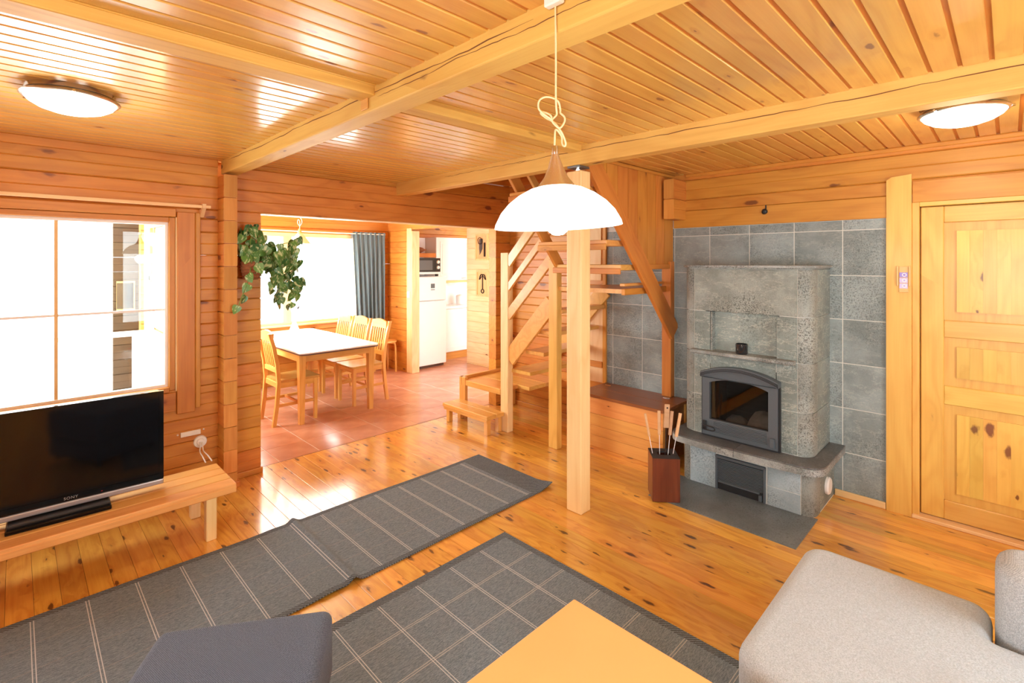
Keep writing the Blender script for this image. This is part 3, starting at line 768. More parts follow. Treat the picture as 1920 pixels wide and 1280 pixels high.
# plinth
obj('plinth_core', prism(bm_new(), outline(3.603, .878, 1.772, .08), 'z', 0.0, .308), 'grout', fp, smooth=40)
def pslab(y0, y1, z0, z1, m='plinth_stone'): return slab(m, 3.60, 3.63, y0, y1, z0, z1)
pslab(1.505, 1.70, .004, .308); pslab(.955, 1.158, .135, .308); pslab(.955, 1.158, .004, .135); pslab(1.158, 1.505, .262, .308)
obj('corner_stone', prism(bm_new(), [(3.60, .951), (3.63, .951), (3.73, .905), (3.73, .875)] + arc(3.68, .955, .08, 270, 180)[:-1], 'z', .004, .308), 'corner_stone', fp, smooth=40)
obj('corner_stone', prism(bm_new(), [(3.60, 1.703), (3.63, 1.703), (3.73, 1.745), (3.73, 1.775)] + arc(3.68, 1.695, .08, 90, 180)[:-1], 'z', .004, .308), 'corner_stone', fp, smooth=40)
slab('body_stone', 3.732, XF, .875, .90, .004, .308); slab('body_stone', 3.732, XF, 1.75, 1.775, .004, .308)
pg = bm_new(); lathe(pg, [(0, .022), (.05, .022), (.058, .014), (.058, 0)], 24)
obj('clean_out_plug', pg, 'white_paint', fp, smooth=40, loc=(3.90, .876, .13), rot=(PI / 2, 0, 0))
# lower ash grate
ag = boxo('ash_door', 'iron_dark', fp, 3.588, 3.60, 1.165, 1.50, .012, .256, .003)
boxo('grate_lip', 'iron', ag, 3.574, 3.590, 1.163, 1.502, .238, .258, .003)
boxo('frame_bar', 'iron', ag, 3.578, 3.590, 1.163, 1.178, .012, .24, .002); boxo('frame_bar', 'iron', ag, 3.578, 3.590, 1.487, 1.502, .012, .24, .002)
lv = bm_new()
for i in range(15):
    z = .082 + i * .0103
    prism(lv, [(3.590, z), (3.576, z - .001), (3.576, z + .003), (3.590, z + .0065)], 'y', 1.18, 1.485)
obj('louvres', lv, 'iron', ag)
boxo('ash_drawer', 'iron_dark', ag, 3.584, 3.590, 1.185, 1.48, .022, .070)
boxo('drawer_lip', 'iron', ag, 3.572, 3.588, 1.20, 1.48, .066, .078, .002)
boxo('latch', 'iron', ag, 3.572, 3.586, 1.185, 1.205, .02, .06, .002)
# arched stove door
def arch(y0, y1, zb, zs, zt, n=14):
    pts = [(y0, zb), (y1, zb)]
    for i in range(n + 1):
        t = i / n; yy = y1 + (y0 - y1) * t
        pts.append((yy, zs + (zt - zs) * (1 - (2 * t - 1) ** 2)))
    return pts
sd = obj('stove_door', ring_prism(bm_new(), arch(1.097, 1.615, .375, .80, .855), arch(1.157, 1.562, .492, .762, .80), 'x', 3.618, 3.66), 'iron', fp, smooth=30)
obj('hood', ring_prism(bm_new(), arch(1.088, 1.624, .80, .835, .893), arch(1.099, 1.613, .798, .800, .857), 'x', 3.600, 3.662), 'iron', sd, smooth=30)
for k, dz in enumerate((.010, .018, .026)):
    obj('hood_rib', ring_prism(bm_new(), arch(1.092, 1.62, .80, .830 - dz + .006, .888 - dz + .006), arch(1.094, 1.618, .80, .826 - dz + .006, .884 - dz + .006), 'x', 3.597, 3.602), 'iron_dark', sd)
obj('outer_frame', ring_prism(bm_new(), arch(1.088, 1.624, .362, .80, .858), arch(1.102, 1.61, .38, .795, .850), 'x', 3.628, 3.664), 'iron_dark', sd)
obj('glass_pane', prism(bm_new(), arch(1.155, 1.564, .49, .764, .802), 'x', 3.640, 3.646), 'stove_glass', sd)
lv = bm_new()
for i in range(8):
    z = .40 + i * .0105
    prism(lv, [(3.619, z), (3.612, z + .002), (3.612, z + .006), (3.619, z + .008)], 'y', 1.165, 1.53)
obj('ribs', lv, 'iron', sd)
hb = bm_new(); tube(hb, smooth_path([(3.612, 1.60, .445), (3.588, 1.585, .447), (3.582, 1.54, .447), (3.582, 1.515, .442), (3.582, 1.508, .43), (3.582, 1.52, .42), (3.582, 1.56, .418), (3.585, 1.595, .418), (3.612, 1.60, .42)], 4), .0045, 8)
obj('handle', hb, 'iron_dark', sd, smooth=60)
boxo('hinge_block', 'iron_dark', sd, 3.605, 3.62, 1.582, 1.608, .41, .475, .002)
boxo('vent_slide', 'iron', sd, 3.604, 3.62, 1.115, 1.145, .39, .455, .003)

cup = obj('candle_cup', lathe(bm_new(), [(0, 0), (.036, 0), (.040, .006), (.041, .070), (.037, .072), (.034, .010), (0, .008)], 28), 'pebble_glass', smooth=40, loc=(3.655, 1.345, .993))
tag(cup, 'small black glass candle cup standing on the fireplace niche shelf', 'candle holder')
hs_ = obj('hearth_plate', box(bm_new(), 3.16, 3.625, .863, 1.80, -.002, .006, .001), 'hearth_stone')
hs_['kind'] = 'structure'; hs_.name = 'floor_hearth'

# tool box beside the fireplace
tbx = empty('fire_tool_box', (3.215, 1.712, .006), math.atan2(-.141, .115)); tag(tbx, 'dark red-brown wooden box on the floor left of the fireplace', 'box')
h, t = .092, .014
for (a, b, c, d_) in ((-h, h, -h, -h + t), (-h, h, h - t, h), (-h, -h + t, -h + t, h - t), (h - t, h, -h + t, h - t)):
    boxo('side_board', 'mahogany', tbx, a, b, c, d_, 0, .30, .002)
boxo('bottom', 'mahogany', tbx, -h + t, h - t, -h + t, h - t, 0, .02)
top = bm_new(); ring_prism(top, [(-h, -h), (h, -h), (h, h), (-h, h)], [(-.045, -.03), (.045, -.03), (.045, .03), (-.045, .03)], 'z', .295, .301)
obj('lid_plate', top, 'iron_dark', tbx)
def tool(lat0, lat1, ztop, zmid, hw, label, rod='steel_blade', hole=False, grp=None, dep=0.):
    """leans out of the box: bottom lateral lat0, top lateral lat1"""
    t_ = empty('fire_skewer', (3.215, 1.712, .03)); R = Vector((S, -S, 0)); F = Vector((S, S, 0))
    p0 = R * lat0 * .6 + F * dep + Vector((0, 0, 0)); ptop = R * lat1 + F * dep * .8 + Vector((0, 0, ztop - .03))
    k = (zmid - .03) / (ztop - .03); pm = p0 + (ptop - p0) * k
    b = bm_new(); tube(b, [p0, pm + (ptop - pm) * .1], .0024, 6); obj('rod', b, rod, t_)
    o = beam_between('handle', 'handle_wood', t_, pm, ptop, .012, hw, side=tuple(R))
    tag(t_, label, 'fire tool', grp)
    if hole:
        hb = bm_new(); lathe(hb, [(0, .0005), (.006, .0005), (.006, -.0005), (0, -.0005)], 12)
        c = ptop + (pm - ptop) * .15 - F * .0068
        obj('hole', hb, 'dark_hollow', t_, loc=c, rot=(PI / 2, 0, -PI / 4))
g_ = 'fire tools in the dark wooden box'
tool(-.045, -.13, .585, .425, .016, 'skewer leaning furthest left out of the dark box', 'foil', grp=g_)
tool(-.030, -.028, .60, .43, .021, 'upright reddish skewer second from the left in the dark box', 'foil', grp=g_, dep=.02)
tool(-.012, .020, .655, .49, .036, 'broad-handled fire tool with a hanging hole, tallest in the box', 'iron_dark', True, grp=g_, dep=-.02)
tool(.015, .062, .60, .43, .022, 'skewer standing just right of the broad-handled tool', 'foil', grp=g_, dep=.01)
tool(.022, .115, .59, .425, .022, 'skewer leaning furthest right out of the dark box', 'foil', grp=g_, dep=-.01)

# ------------------------------------------------------------------ firewood chest
ch = empty('storage_chest', (0, 0, 0)); tag(ch, 'long pine storage chest with dark lid below the stone wall', 'chest')
zb = [0, .103, .187, .292, .44]
for a, b in zip(zb, zb[1:]):
    boxo('front_board', 'chest_pine', ch, 3.66, 3.68, 1.955, 2.79, a + .001, b - .001, .002)
    boxo('side_board', 'chest_lid', ch, 3.69, 4.06, 1.972, 1.985, a + .001, b - .001, .002)
boxo('corner_post', 'chest_pine', ch, 3.68, 3.70, 1.956, 2.0, 0, .44); boxo('corner_post', 'chest_pine', ch, 4.06, 4.09, 1.956, 2.0, 0, .44)
boxo('back_board', 'chest_pine', ch, 4.07, 4.09, 2.0, 2.79, 0, .44); boxo('end_board', 'chest_pine', ch, 3.68, 4.09, 2.77, 2.79, 0, .44)
boxo('lid_board', 'chest_lid', ch, 3.635, 3.86, 1.94, 2.795, .441, .466, .003); boxo('lid_board', 'chest_lid', ch, 3.863, 4.10, 1.94, 2.795, .441, .466, .003)
for y in (2.70, 2.10):
    hb = bm_new(); box(hb, 3.985, 4.01, y - .03, y + .03, .466, .469, .001); lathe(hb, [(0, 0), (.004, 0), (.004, .06), (0, .06)], 8, mat=Matrix.Translation((3.998, y + .03, .470)) @ Matrix.Rotation(PI / 2, 4, 'X'))
    obj('hinge', hb, 'chrome', ch)

# ------------------------------------------------------------------ column under the stair beam
cl = empty('support_column', (2.65, 2.025, 0)); tag(cl, 'thick pale wooden post standing free in the room under the ceiling beam', 'column')
b = bm_new(); box(b, -.052, .052, -.06, .06, 0, 2.245, .007, 2)
obj('shaft', b, 'pale_z', cl)
sb = bm_new(); box(sb, -.055, .055, -.05, .05, 2.266, 2.279, .001)
obj('bracket_plate', sb, 'steel_blade', cl)
sb = bm_new(); lathe(sb, [(0, 2.24), (.012, 2.24), (.012, 2.27), (0, 2.27)], 6); lathe(sb, [(0, 2.250), (.024, 2.250), (.024, 2.258), (0, 2.258)], 6)
obj('bolt', sb, 'chrome', cl)

# ------------------------------------------------------------------ staircase
st = empty('staircase', (3.4, 2.8, 0)); tag(st, 'open wooden staircase turning upward beside the stone wall', 'staircase')
def SB(nm, mat, x0, x1, y0, y1, z0, z1, bev=.004):
    o = boxo(nm, mat, st, x0 - 3.4, x1 - 3.4, y0 - 2.8, y1 - 2.8, z0, z1, bev); return o
def SL(nm, mat, p, q, w, h, side): # sloped
    return beam_between(nm, mat, st, (p[0] - 3.4, p[1] - 2.8, p[2]), (q[0] - 3.4, q[1] - 2.8, q[2]), w, h, side)
SB('post', 'pale_z', 3.355, 3.427, 3.412, 3.515, 0, 1.735)
SB('post', 'furn_z', 3.355, 3.424, 2.80, 2.897, 0, 1.668)
SB('post', 'pine_z', 4.03, 4.095, 2.078, 2.165, .468, 1.65)
# platform
SB('platform_board', 'furn_y', 3.357, 3.60, 3.515, 4.10, .365, .403); SB('platform_board', 'furn_y', 3.602, 3.85, 3.36, 4.10, .365, .403); SB('platform_board', 'furn_y', 3.852, 4.10, 3.36, 4.10, .365, .403)
SB('platform_apron', 'furn_y', 3.352, 3.375, 3.515, 4.125, .345, .402)
SB('platform_edge', 'furn_x', 3.34, 4.10, 4.10, 4.135, .34, .43)
SB('platform_leg', 'furn_z', 3.345, 3.385, 4.045, 4.14, 0, .43); SB('platform_leg', 'furn_z', 4.03, 4.10, 4.04, 4.10, 0, .36)
# lower flight (towards the camera) on x 3.4 .. 4.1
for z, y0, y1 in ((.61, 3.17, 3.42), (.815, 3.0, 3.23), (1.02, 2.86, 3.07), (1.225, 2.79, 2.93)):
    SB('tread', 'furn_x', 3.41, 4.075, y0, y1, z - .035, z)
# winder treads fan around the middle post
def winder(z, pts):
    return obj('tread', prism(bm_new(), [(x - 3.4, y - 2.8) for x, y in pts], 'z', z - .035, z), 'furn_x', st)
winder(1.43, [(3.38, 2.83), (3.38, 2.13), (4.09, 2.13), (4.09, 2.66)])
SB('tread_bearer', 'pine_x', 3.36, 4.07, 2.12, 2.15, 1.385, 1.435)
SB('tread_nosing', 'furn_x', 3.40, 4.05, 2.145, 2.19, 1.452, 1.475)
# upper flight towards -x
for z, x1 in ((1.625, 3.33), (1.812, 3.135), (2.0, 2.96), (2.19, 2.79)):
    SB('tread', 'furn_y', x1 - .02 - .0, x1 + .22, 2.12, 2.80, z - .045, z)
    SB('riser_lip', 'pine_y', x1 - .035, x1 - .018, 2.12, 2.80, z - .075, z - .028)
SL('stringer', 'pine_x', (4.08, 2.075, 1.03), (2.86, 2.075, 2.36), .035, .155, (0, 0, 1))
SL('stringer', 'pine_x', (3.37, 2.775, 1.60), (2.72, 2.775, 2.40), .03, .095, (0, 0, 1))
SL('handrail', 'furn_x', (3.32, 2.80, 2.02), (2.78, 2.80, 2.62), .03, .06, (0, 0, 1))
SL('stringer', 'furn_y', (3.385, 3.42, .71), (3.385, 2.88, 1.285), .035, .155, (0, 0, 1))
SL('stringer', 'furn_y', (4.09, 3.45, .68), (4.09, 2.80, 1.37), .03, .155, (0, 0, 1))
for z0, hh in ((1.645, .092), (1.405, .062), (1.135, .092)):
    e = 2.86 if z0 < 1.3 else 2.80 + (z0 - 1.3) * .6
    SL('rail_board', 'furn_y', (3.375, 3.43, z0 - .015), (3.375, e, z0 + (3.43 - e) * .985), .03, hh, (0, 0, 1))
# step in front of the platform
sp = empty('low_step', (3.25, 3.8, 0)); tag(sp, 'low wooden step on the floor in front of the stair platform', 'step')
boxo('top_board', 'furn_y', sp, -.125, -.003, -.345, .34, .155, .193, .004); boxo('top_board', 'furn_y', sp, .0, .10, -.345, .34, .155, .193, .004)
boxo('apron', 'furn_y', sp, -.118, -.10, -.33, .325, .13, .155)
for (x, y) in ((-.095, -.315), (-.095, .265), (.05, -.315), (.05, .265)):
    boxo('leg', 'furn_z', sp, x, x + .045, y, y + .05, 0, .156, .003)

# ------------------------------------------------------------------ lamps
R3 = Vector((S, -S, 0)); F3 = Vector((S, S, 0))
pl = empty('pendant_lamp', (1.08, .905, 0)); tag(pl, 'large white glass pendant lamp with a bell-shaped metal top, hanging by a knotted cord', 'lamp')
tilt = Matrix.Rotation(math.radians(-2.2), 4, F3)
def P(px, py, dd=0.): # local point from a lateral/height measure of 1.5 mm
    return R3 * ((px - 1044) * .0015) + F3 * dd + Vector((0, 0, (490 - py) * .0015 + 1.65))
zr = 1.747
prof = [(.179, zr), (.176, zr + .012), (.160, zr + .042), (.137, zr + .068), (.108, zr + .090), (.075, zr + .107), (.050, zr + .114), (.048, zr + .109), (.074, zr + .102), (.107, zr + .085), (.135, zr + .063), (.157, zr + .039), (.173, zr + .010)]
piv = Matrix.Translation((0, 0, 1.9)) @ tilt @ Matrix.Translation((0, 0, -1.9))
obj('shade', lathe(bm_new(), prof + [prof[0]], 48, mat=piv), 'lamp_glass', pl, smooth=50)
obj('cone_cap', lathe(bm_new(), [(.054, zr + .112), (.050, zr + .119), (.034, zr + .140), (.023, zr + .165), (.014, zr + .192), (.010, zr + .205), (0, zr + .205)], 32, mat=piv), 'nickel', pl, smooth=60)
obj('collar', lathe(bm_new(), [(0, zr + .203), (.0095, zr + .203), (.0085, zr + .228), (.005, zr + .230), (0, zr + .230)], 20, mat=piv), 'chrome', pl, smooth=60)
obj('bulb', lathe(bm_new(), [(0, zr - .024), (.014, zr - .022), (.026, zr - .013), (.031, zr + .002), (.028, zr + .018), (.018, zr + .04), (.013, zr + .08), (0, zr + .08)], 24, mat=piv), 'lamp_bulb', pl, smooth=80)
main = [P(1043, 0 - 10), P(1044, 100), P(1044, 180), P(1045, 200, .004), P(1046, 212, .006), P(1040, 220, .0), P(1036, 224, -.006), P(1031, 222, -.01), P(1018, 213, -.012), P(1011, 204, -.012), P(1012, 190, -.008), P(1022, 182, -.004), P(1036, 182, 0), P(1049, 188, .006), P(1053, 203, .008),
        P(1053, 210, .004), P(1060, 218, 0), P(1060, 228, -.004), P(1052, 240, -.008), P(1044, 237, -.01), P(1037, 228, -.008), P(1034, 216, -.004), P(1020, 208, .004), P(1016, 210, .008), P(1026, 219, .006), P(1037, 226, 0),
        P(1046, 236, -.006), P(1056, 252, -.008), P(1062, 268, -.006), P(1060, 274, -.004), P(1056, 268, 0), P(1055, 254, .004), P(1047, 242, .006), P(1043, 244, .002), P(1042, 262), P(1041, 284)]
tb_ = bm_new(); tube(tb_, smooth_path(main, 5), .0027, 8)
obj('cord', tb_, 'cord_ivory', pl, smooth=80)
boxo('ceiling_rose', 'plastic_white', pl, -.02, .005, -.03, .03, 2.37, 2.40, .004)
pt = bpy.data.lights.new('pendant_light', 'POINT'); pt.energy = 14; pt.color = (1, .88, .72); pt.shadow_soft_size = .05
po = bpy.data.objects.new('pendant_light', pt); COL.objects.link(po); po.location = (1.08, .905, 1.68)

def ceiling_lamp(x, y, label, r=.165):
    t = empty('ceiling_lamp', (x, y, ZC)); tag(t, label, 'lamp', 'flush ceiling lamps')
    obj('base_plate', lathe(bm_new(), [(0, 0), (r * .92, 0), (r * .95, -.02), (0, -.022)], 40), 'nickel', t, smooth=40)
    obj('rim', lathe(bm_new(), [(r * .9, -.02), (r * 1.02, -.028), (r * 1.04, -.036), (r * 1.0, -.042), (r * .93, -.042), (r * .9, -.02)], 40), 'nickel', t, smooth=50)
    obj('glass_dome', lathe(bm_new(), [(r * .97, -.038), (r * .88, -.058), (r * .7, -.077), (r * .45, -.091), (r * .2, -.098), (0, -.10)], 40), 'ceiling_lamp_glass', t, smooth=80)
    for a in range(3):
        q = a * 2.094 + .5
        obj('clip', box(bm_new(), -.008, .008, -.005, .005, -.006, .006, .002), 'chrome', t, loc=(r * 1.04 * math.cos(q), r * 1.04 * math.sin(q), -.036), rot=(0, 0, q))
    l = bpy.data.lights.new('ceiling_light', 'POINT'); l.energy = 9; l.color = (1, .88, .70); l.shadow_soft_size = .12
    o = bpy.data.objects.new('ceiling_light', l); COL.objects.link(o); o.location = (x, y, ZC - .16)
ceiling_lamp(.178, 2.93, 'round flush ceiling lamp above the television')
ceiling_lamp(3.222, .158, 'round flush ceiling lamp between the beam and the door wall')

dp = empty('dining_pendant', (2.40, 5.98, 0)); tag(dp, 'small white cone-shaped pendant hanging above the dining table', 'lamp')
obj('shade', lathe(bm_new(), [(.125, 1.86), (.118, 1.872), (.075, 1.93), (.045, 1.965), (.030, 1.985), (.026, 1.985), (.070, 1.925), (.115, 1.868), (.125, 1.86)], 32), 'frosted_shade', dp, smooth=60)
obj('socket_cap', lathe(bm_new(), [(.031, 1.98), (.020, 2.01), (.012, 2.04), (0, 2.042)], 20), 'tan_wood', dp, smooth=60)
b = bm_new(); tube(b, smooth_path([(0, 0, 2.39), (0, 0, 2.20), (.018, -.01, 2.15), (.022, -.012, 2.11), (0, 0, 2.075), (-.02, .01, 2.11), (-.014, .008, 2.15), (.002, 0, 2.12), (0, 0, 2.04)], 5), .003, 6); obj('cord', b, 'plastic_white', dp, smooth=80)
dl = bpy.data.lights.new('dining_light', 'POINT'); dl.energy = 4; dl.color = (1, .9, .75); dl.shadow_soft_size = .04
do = bpy.data.objects.new('dining_light', dl); COL.objects.link(do); do.location = (2.40, 5.98, 1.84)

# ------------------------------------------------------------------ tv bench, tv and wall fittings
be = empty('tv_bench', (0, 3.54, 0)); tag(be, 'long low slatted pine bench carrying the television', 'bench')
ys_b = [-.215, -.108, 0., .108, .215]
for a, b in zip(ys_b, ys_b[1:]):
    boxo('slat', 'bench_pine', be, -1.05, .955, a + .003, b - .003, .262, .302, .006, 2)
boxo('apron', 'bench_pine', be, -1.05, .955, -.215, -.18, .248, .285, .004)
for x in (.795, -.95):
    boxo('cross_bar', 'bench_pine', be, x, x + .06, -.16, .16, .20, .262, .003)
    for y in (-.208, .155):
        boxo('leg', 'pale_z', be, x, x + .055, y, y + .055, 0, .262, .004)

tv = empty('television', (.172, 3.56, .303), math.radians(-2.2)); tag(tv, 'black flat television with a silver lower strip on the bench', 'television')
W = .45
boxo('housing', 'black_plastic', tv, -W, W, 0, .075, .045, .582, .02, 3)
fr_ = bm_new(); ring_prism(fr_, [(-W, .07), (W, .07), (W, .585), (-W, .585)], [(-W + .022, .10), (W - .022, .10), (W - .022, .56), (-W + .022, .56)], 'y', -.012, .004); obj('bezel', fr_, 'black_gloss', tv)
boxo('screen', 'black_gloss', tv, -W + .02, W - .02, -.006, .0, .098, .562)
boxo('lower_strip', 'silver', tv, -W, W, -.020, .03, .040, .069, .006, 2)
boxo('stand_base', 'black_gloss', tv, -.205, .205, -.10, .14, 0, .022, .005, 2)
boxo('stand_base_front', 'black_plastic', tv, -.20, .20, -.075, .10, .020, .034, .004, 2)
boxo('neck', 'black_plastic', tv, -.09, .09, .02, .06, .02, .08, .004)
boxo('power_light', 'red_led', tv, .165, .171, -.0135, -.011, .080, .083)
def lettering(text, size, mat, parent, loc, rot, ext=.0004, name='lettering', sp=1.):
    c = bpy.data.curves.new(name, 'FONT'); c.body = text; c.size = size; c.extrude = ext; c.align_x = 'CENTER'; c.align_y = 'CENTER'; c.space_character = sp
    c.materials.append(MATS[mat]); o0 = bpy.data.objects.new(name, c); COL.objects.link(o0); bpy.context.view_layer.update()
    me = bpy.data.meshes.new_from_object(o0.evaluated_get(bpy.context.evaluated_depsgraph_get())); bpy.data.objects.remove(o0)
    o = bpy.data.objects.new(name, me); COL.objects.link(o); o.parent = parent; o.location = loc; o.rotation_euler = rot; return o
lettering('SONY', .020, 'silver', tv, (.04, -.0125, .085), (PI / 2, 0, 0), sp=1.15)

wp = empty('wall_cover_plate', (.89, YW, .42)); tag(wp, 'white rectangular cover plate between two screws on the log wall', 'plate')
boxo('plate', 'plastic_white', wp, -.062, .062, -.012, 0, -.017, .017, .003, 2)
for x in (-.078, .082): obj('screw', lathe(bm_new(), [(0, .006), (.005, .004), (.006, 0)], 12), 'plastic_white', wp, loc=(x, -.001, .004 if x < 0 else .010), rot=(PI / 2, 0, 0))
sk = empty('aerial_socket', (.950, YW, .345)); tag(sk, 'round white wall socket with two short white cables above the bench', 'socket')
obj('face_plate', lathe(bm_new(), [(0, .018), (.022, .018), (.024, .010), (.040, .010), (.044, 0)], 28), 'plastic_white', sk, smooth=40, rot=(PI / 2, 0, 0))
for i, (dx_, en) in enumerate(((-.006, -.045), (.006, -.02))):
    b = bm_new(); tube(b, smooth_path([(dx_, -.015, 0), (dx_, -.04, -.01), (dx_ + en * .4, -.10, -.04), (dx_ + en * .8, -.25, -.03), (dx_ + en, -.36, -.034)], 5), .004, 8); obj('cable', b, 'plastic_white', sk, smooth=80)

# ------------------------------------------------------------------ rugs
def rug_obj(name, mat, x0, x1, y0, y1, hf, label, nx, ny, grp=None):
    bm = bm_new(); t = .006; V = []
    for k in (0, 1):
        V.append([[None] * (ny + 1) for _ in range(nx + 1)])
        for i in range(nx + 1):
            for j in range(ny + 1):
                x = x0 + (x1 - x0) * i / nx; y = y0 + (y1 - y0) * j / ny; h = hf(x, y)
                V[k][i][j] = bm.verts.new((x, y, .0015 + h + (t if k else 0)))
    for i in range(nx):
        for j in range(ny):
            for k in (0, 1): bm.faces.new((V[k][i][j], V[k][i + 1][j], V[k][i + 1][j + 1], V[k][i][j + 1]))
    for i in range(nx):
        for j in (0, ny): bm.faces.new((V[0][i][j], V[0][i + 1][j], V[1][i + 1][j], V[1][i][j]))
    for j in range(ny):
        for i in (0, nx): bm.faces.new((V[0][i][j], V[0][i][j + 1], V[1][i][j + 1], V[1][i][j]))
    o = obj(name, bm, mat, smooth=50); tag(o, label, 'rug', grp); return o
def h1(x, y):
    u = (x - 1.235) / .028
    h = .026 * math.exp(-u * u)
    h += .010 * math.exp(-((x - 1.12) / .09) ** 2) * (.6 + .4 * math.sin(y * 3))
    h += .004 * (1 + math.sin(x * 4.7 + y * 2)) * .5
    c = max(0, 1 - math.hypot(x - 2.79, y - 2.38) / .16); h += .03 * c * c
    return h
rug_obj('runner_rug', 'rug_runner', -1.25, 2.79, 2.37, 3.19, h1, 'narrow dark grey woven runner with a raised crease, in front of the bench', 400, 16)
def h2(x, y): return .0015 * (1 + math.sin(x * 9 + y * 5)) * .5
rug_obj('square_rug', 'rug_square', .50, 2.105, -.25, 2.168, h2, 'large grey checked rug with herringbone border beneath the coffee table', 40, 50)

# ------------------------------------------------------------------ coffee table
ct = empty('coffee_table', (.86, .68, 0)); tag(ct, 'coffee table with smooth orange top on the checked rug', 'table')
b = bm_new(); box(b, -.49, .49, -.37, .37, .472, .5, .004, 2); obj('table_top', b, 'laminate_orange', ct)
boxo('lower_shelf', 'furn_x', ct, -.42, .42, -.30, .30, .16, .178, .003)
for x in (-.44, .39):
    for y in (-.32, .27): boxo('leg', 'furn_z', ct, x, x + .05, y, y + .05, .0095, .472, .004)
boxo('apron', 'furn_x', ct, -.40, .40, .29, .31, .41, .472, .002); boxo('apron', 'furn_x', ct, -.40, .40, -.31, -.29, .41, .472, .002)
boxo('apron', 'furn_y', ct, .41, .43, -.28, .28, .41, .472, .002); boxo('apron', 'furn_y', ct, -.43, -.41, -.28, .28, .41, .472, .002)

# ------------------------------------------------------------------ dark ottoman
ang = math.atan2(1.675 - 1.98, .78 - .317)
ot = empty('ottoman', (0, 0, 0)); tag(ot, 'dark blue-grey upholstered seat at the lower left edge of the rugs', 'ottoman')
u = Vector((math.cos(ang), math.sin(ang), 0)); v = Vector((math.sin(ang), -math.cos(ang), 0))
c0 = Vector((.800, 1.695, 0)) - u * .275 + v * .29
ot.location = c0; ot.rotation_euler = (0, 0, ang)
b = bm_new(); box(b, -.275, .275, -.29, .29, .20, .43, .035, 5)
for vv in b.verts:
    if vv.co.z > .41: vv.co.z += .012 * (1 - (vv.co.x / .275) ** 2) * (1 - (vv.co.y / .29) ** 2)
obj('seat_cushion', b, 'ottoman_fabric', ot, smooth=60)
b = bm_new(); box(b, -.262, .262, -.278, .278, .055, .205, .015, 3); obj('base', b, 'ottoman_fabric', ot, smooth=60)
for x in (-.22, .22):
    for y in (-.23, .23): obj('foot', lathe(bm_new(), [(0, .012), (.018, .012), (.022, .056), (0, .056)], 14), 'black_plastic', ot, loc=(x, y, 0), smooth=40)

# ------------------------------------------------------------------ sofa
so = empty('sofa', (2.0, -.4, 0)); tag(so, 'light grey fabric corner sofa on the right of the coffee table', 'sofa')
def round_poly(pts, rs, n=6):
    out = []
    for i, p in enumerate(pts):
        r = rs[i]; p = Vector(p); a = Vector(pts[i - 1]) - p; c = Vector(pts[(i + 1) % len(pts)]) - p
        rr = min(r, a.length * .45, c.length * .45); a = p + a.normalized() * rr; c = p + c.normalized() * rr
        for k in range(n + 1):
            q = k / n * PI / 2; out.append(a + c - p - (c - p) * math.cos(q) - (a - p) * math.sin(q))
    return out
def offset_poly(pts, d):
    out = []
    for i, p in enumerate(pts):
        t = (pts[(i + 1) % len(pts)] - pts[i - 1]).normalized(); out.append(p + Vector((-t.y, t.x)) * d)
    return out
def cushion(nm, pts, z0, z1, bev, mat='sofa_fabric', seg=5, rs=None):
    b = bm_new(); P0 = round_poly(pts, rs or [.085] * len(pts))
    rows = [(offset_poly(P0, bev * .4), z0)] + [(P0, z0 + bev * .4)]
    for k in range(seg + 1):
        q = k / seg * PI / 2
        rows.append((offset_poly(P0, bev * (1 - math.cos(q))), z1 - bev + bev * math.sin(q)))
    rows.append((offset_poly(P0, bev + .006), z1))
    R = [[b.verts.new((p.x, p.y, z)) for p in ring] for ring, z in rows]
    n = len(P0)
    for A, B in zip(R, R[1:]):
        for i in range(n): b.faces.new((A[i], A[(i + 1) % n], B[(i + 1) % n], B[i]))
    b.faces.new(R[-1]); b.faces.new(R[0][::-1])
    return obj(nm, b, mat, so, smooth=60)
def loc_(pts): return [(x - 2.0, y + .4) for x, y in pts]
cushion('chaise_cushion', loc_([(1.535, -.50), (2.255, -.50), (2.255, .040), (2.475, .040), (2.475, .625), (1.575, .625)]), .20, .425, .05, rs=[.085, .06, .022, .062, .09, .12])
cushion('chaise_base', loc_([(1.56, -.50), (2.25, -.50), (2.25, .05), (2.46, .05), (2.46, .605), (1.60, .605)]), .05, .21, .015, seg=2)
cushion('seat_cushion', loc_([(1.56, -1.35), (2.255, -1.35), (2.255, -.505), (1.56, -.505)]), .20, .425, .05)
cushion('seat_base', loc_([(1.58, -1.35), (2.50, -1.35), (2.50, -.505), (1.58, -.505)]), .05, .21, .015, seg=2)
for (a, b) in ((-.62, .034), (-1.34, -.625)):
    cushion('back_cushion', loc_([(2.262, a), (2.50, a), (2.50, b), (2.262, b)]), .22, .655, .05, 'cushion_fabric')
for (x, y) in ((1.65, .52), (2.38, .52), (1.65, -1.25), (2.42, -1.25)):
    obj('foot', lathe(bm_new(), [(0, .0), (.02, .0), (.026, .056), (0, .056)], 14), 'black_plastic', so, loc=(x - 2.0, y + .4, .009 if x < 2.1 and y > -.2 else 0.), smooth=40)

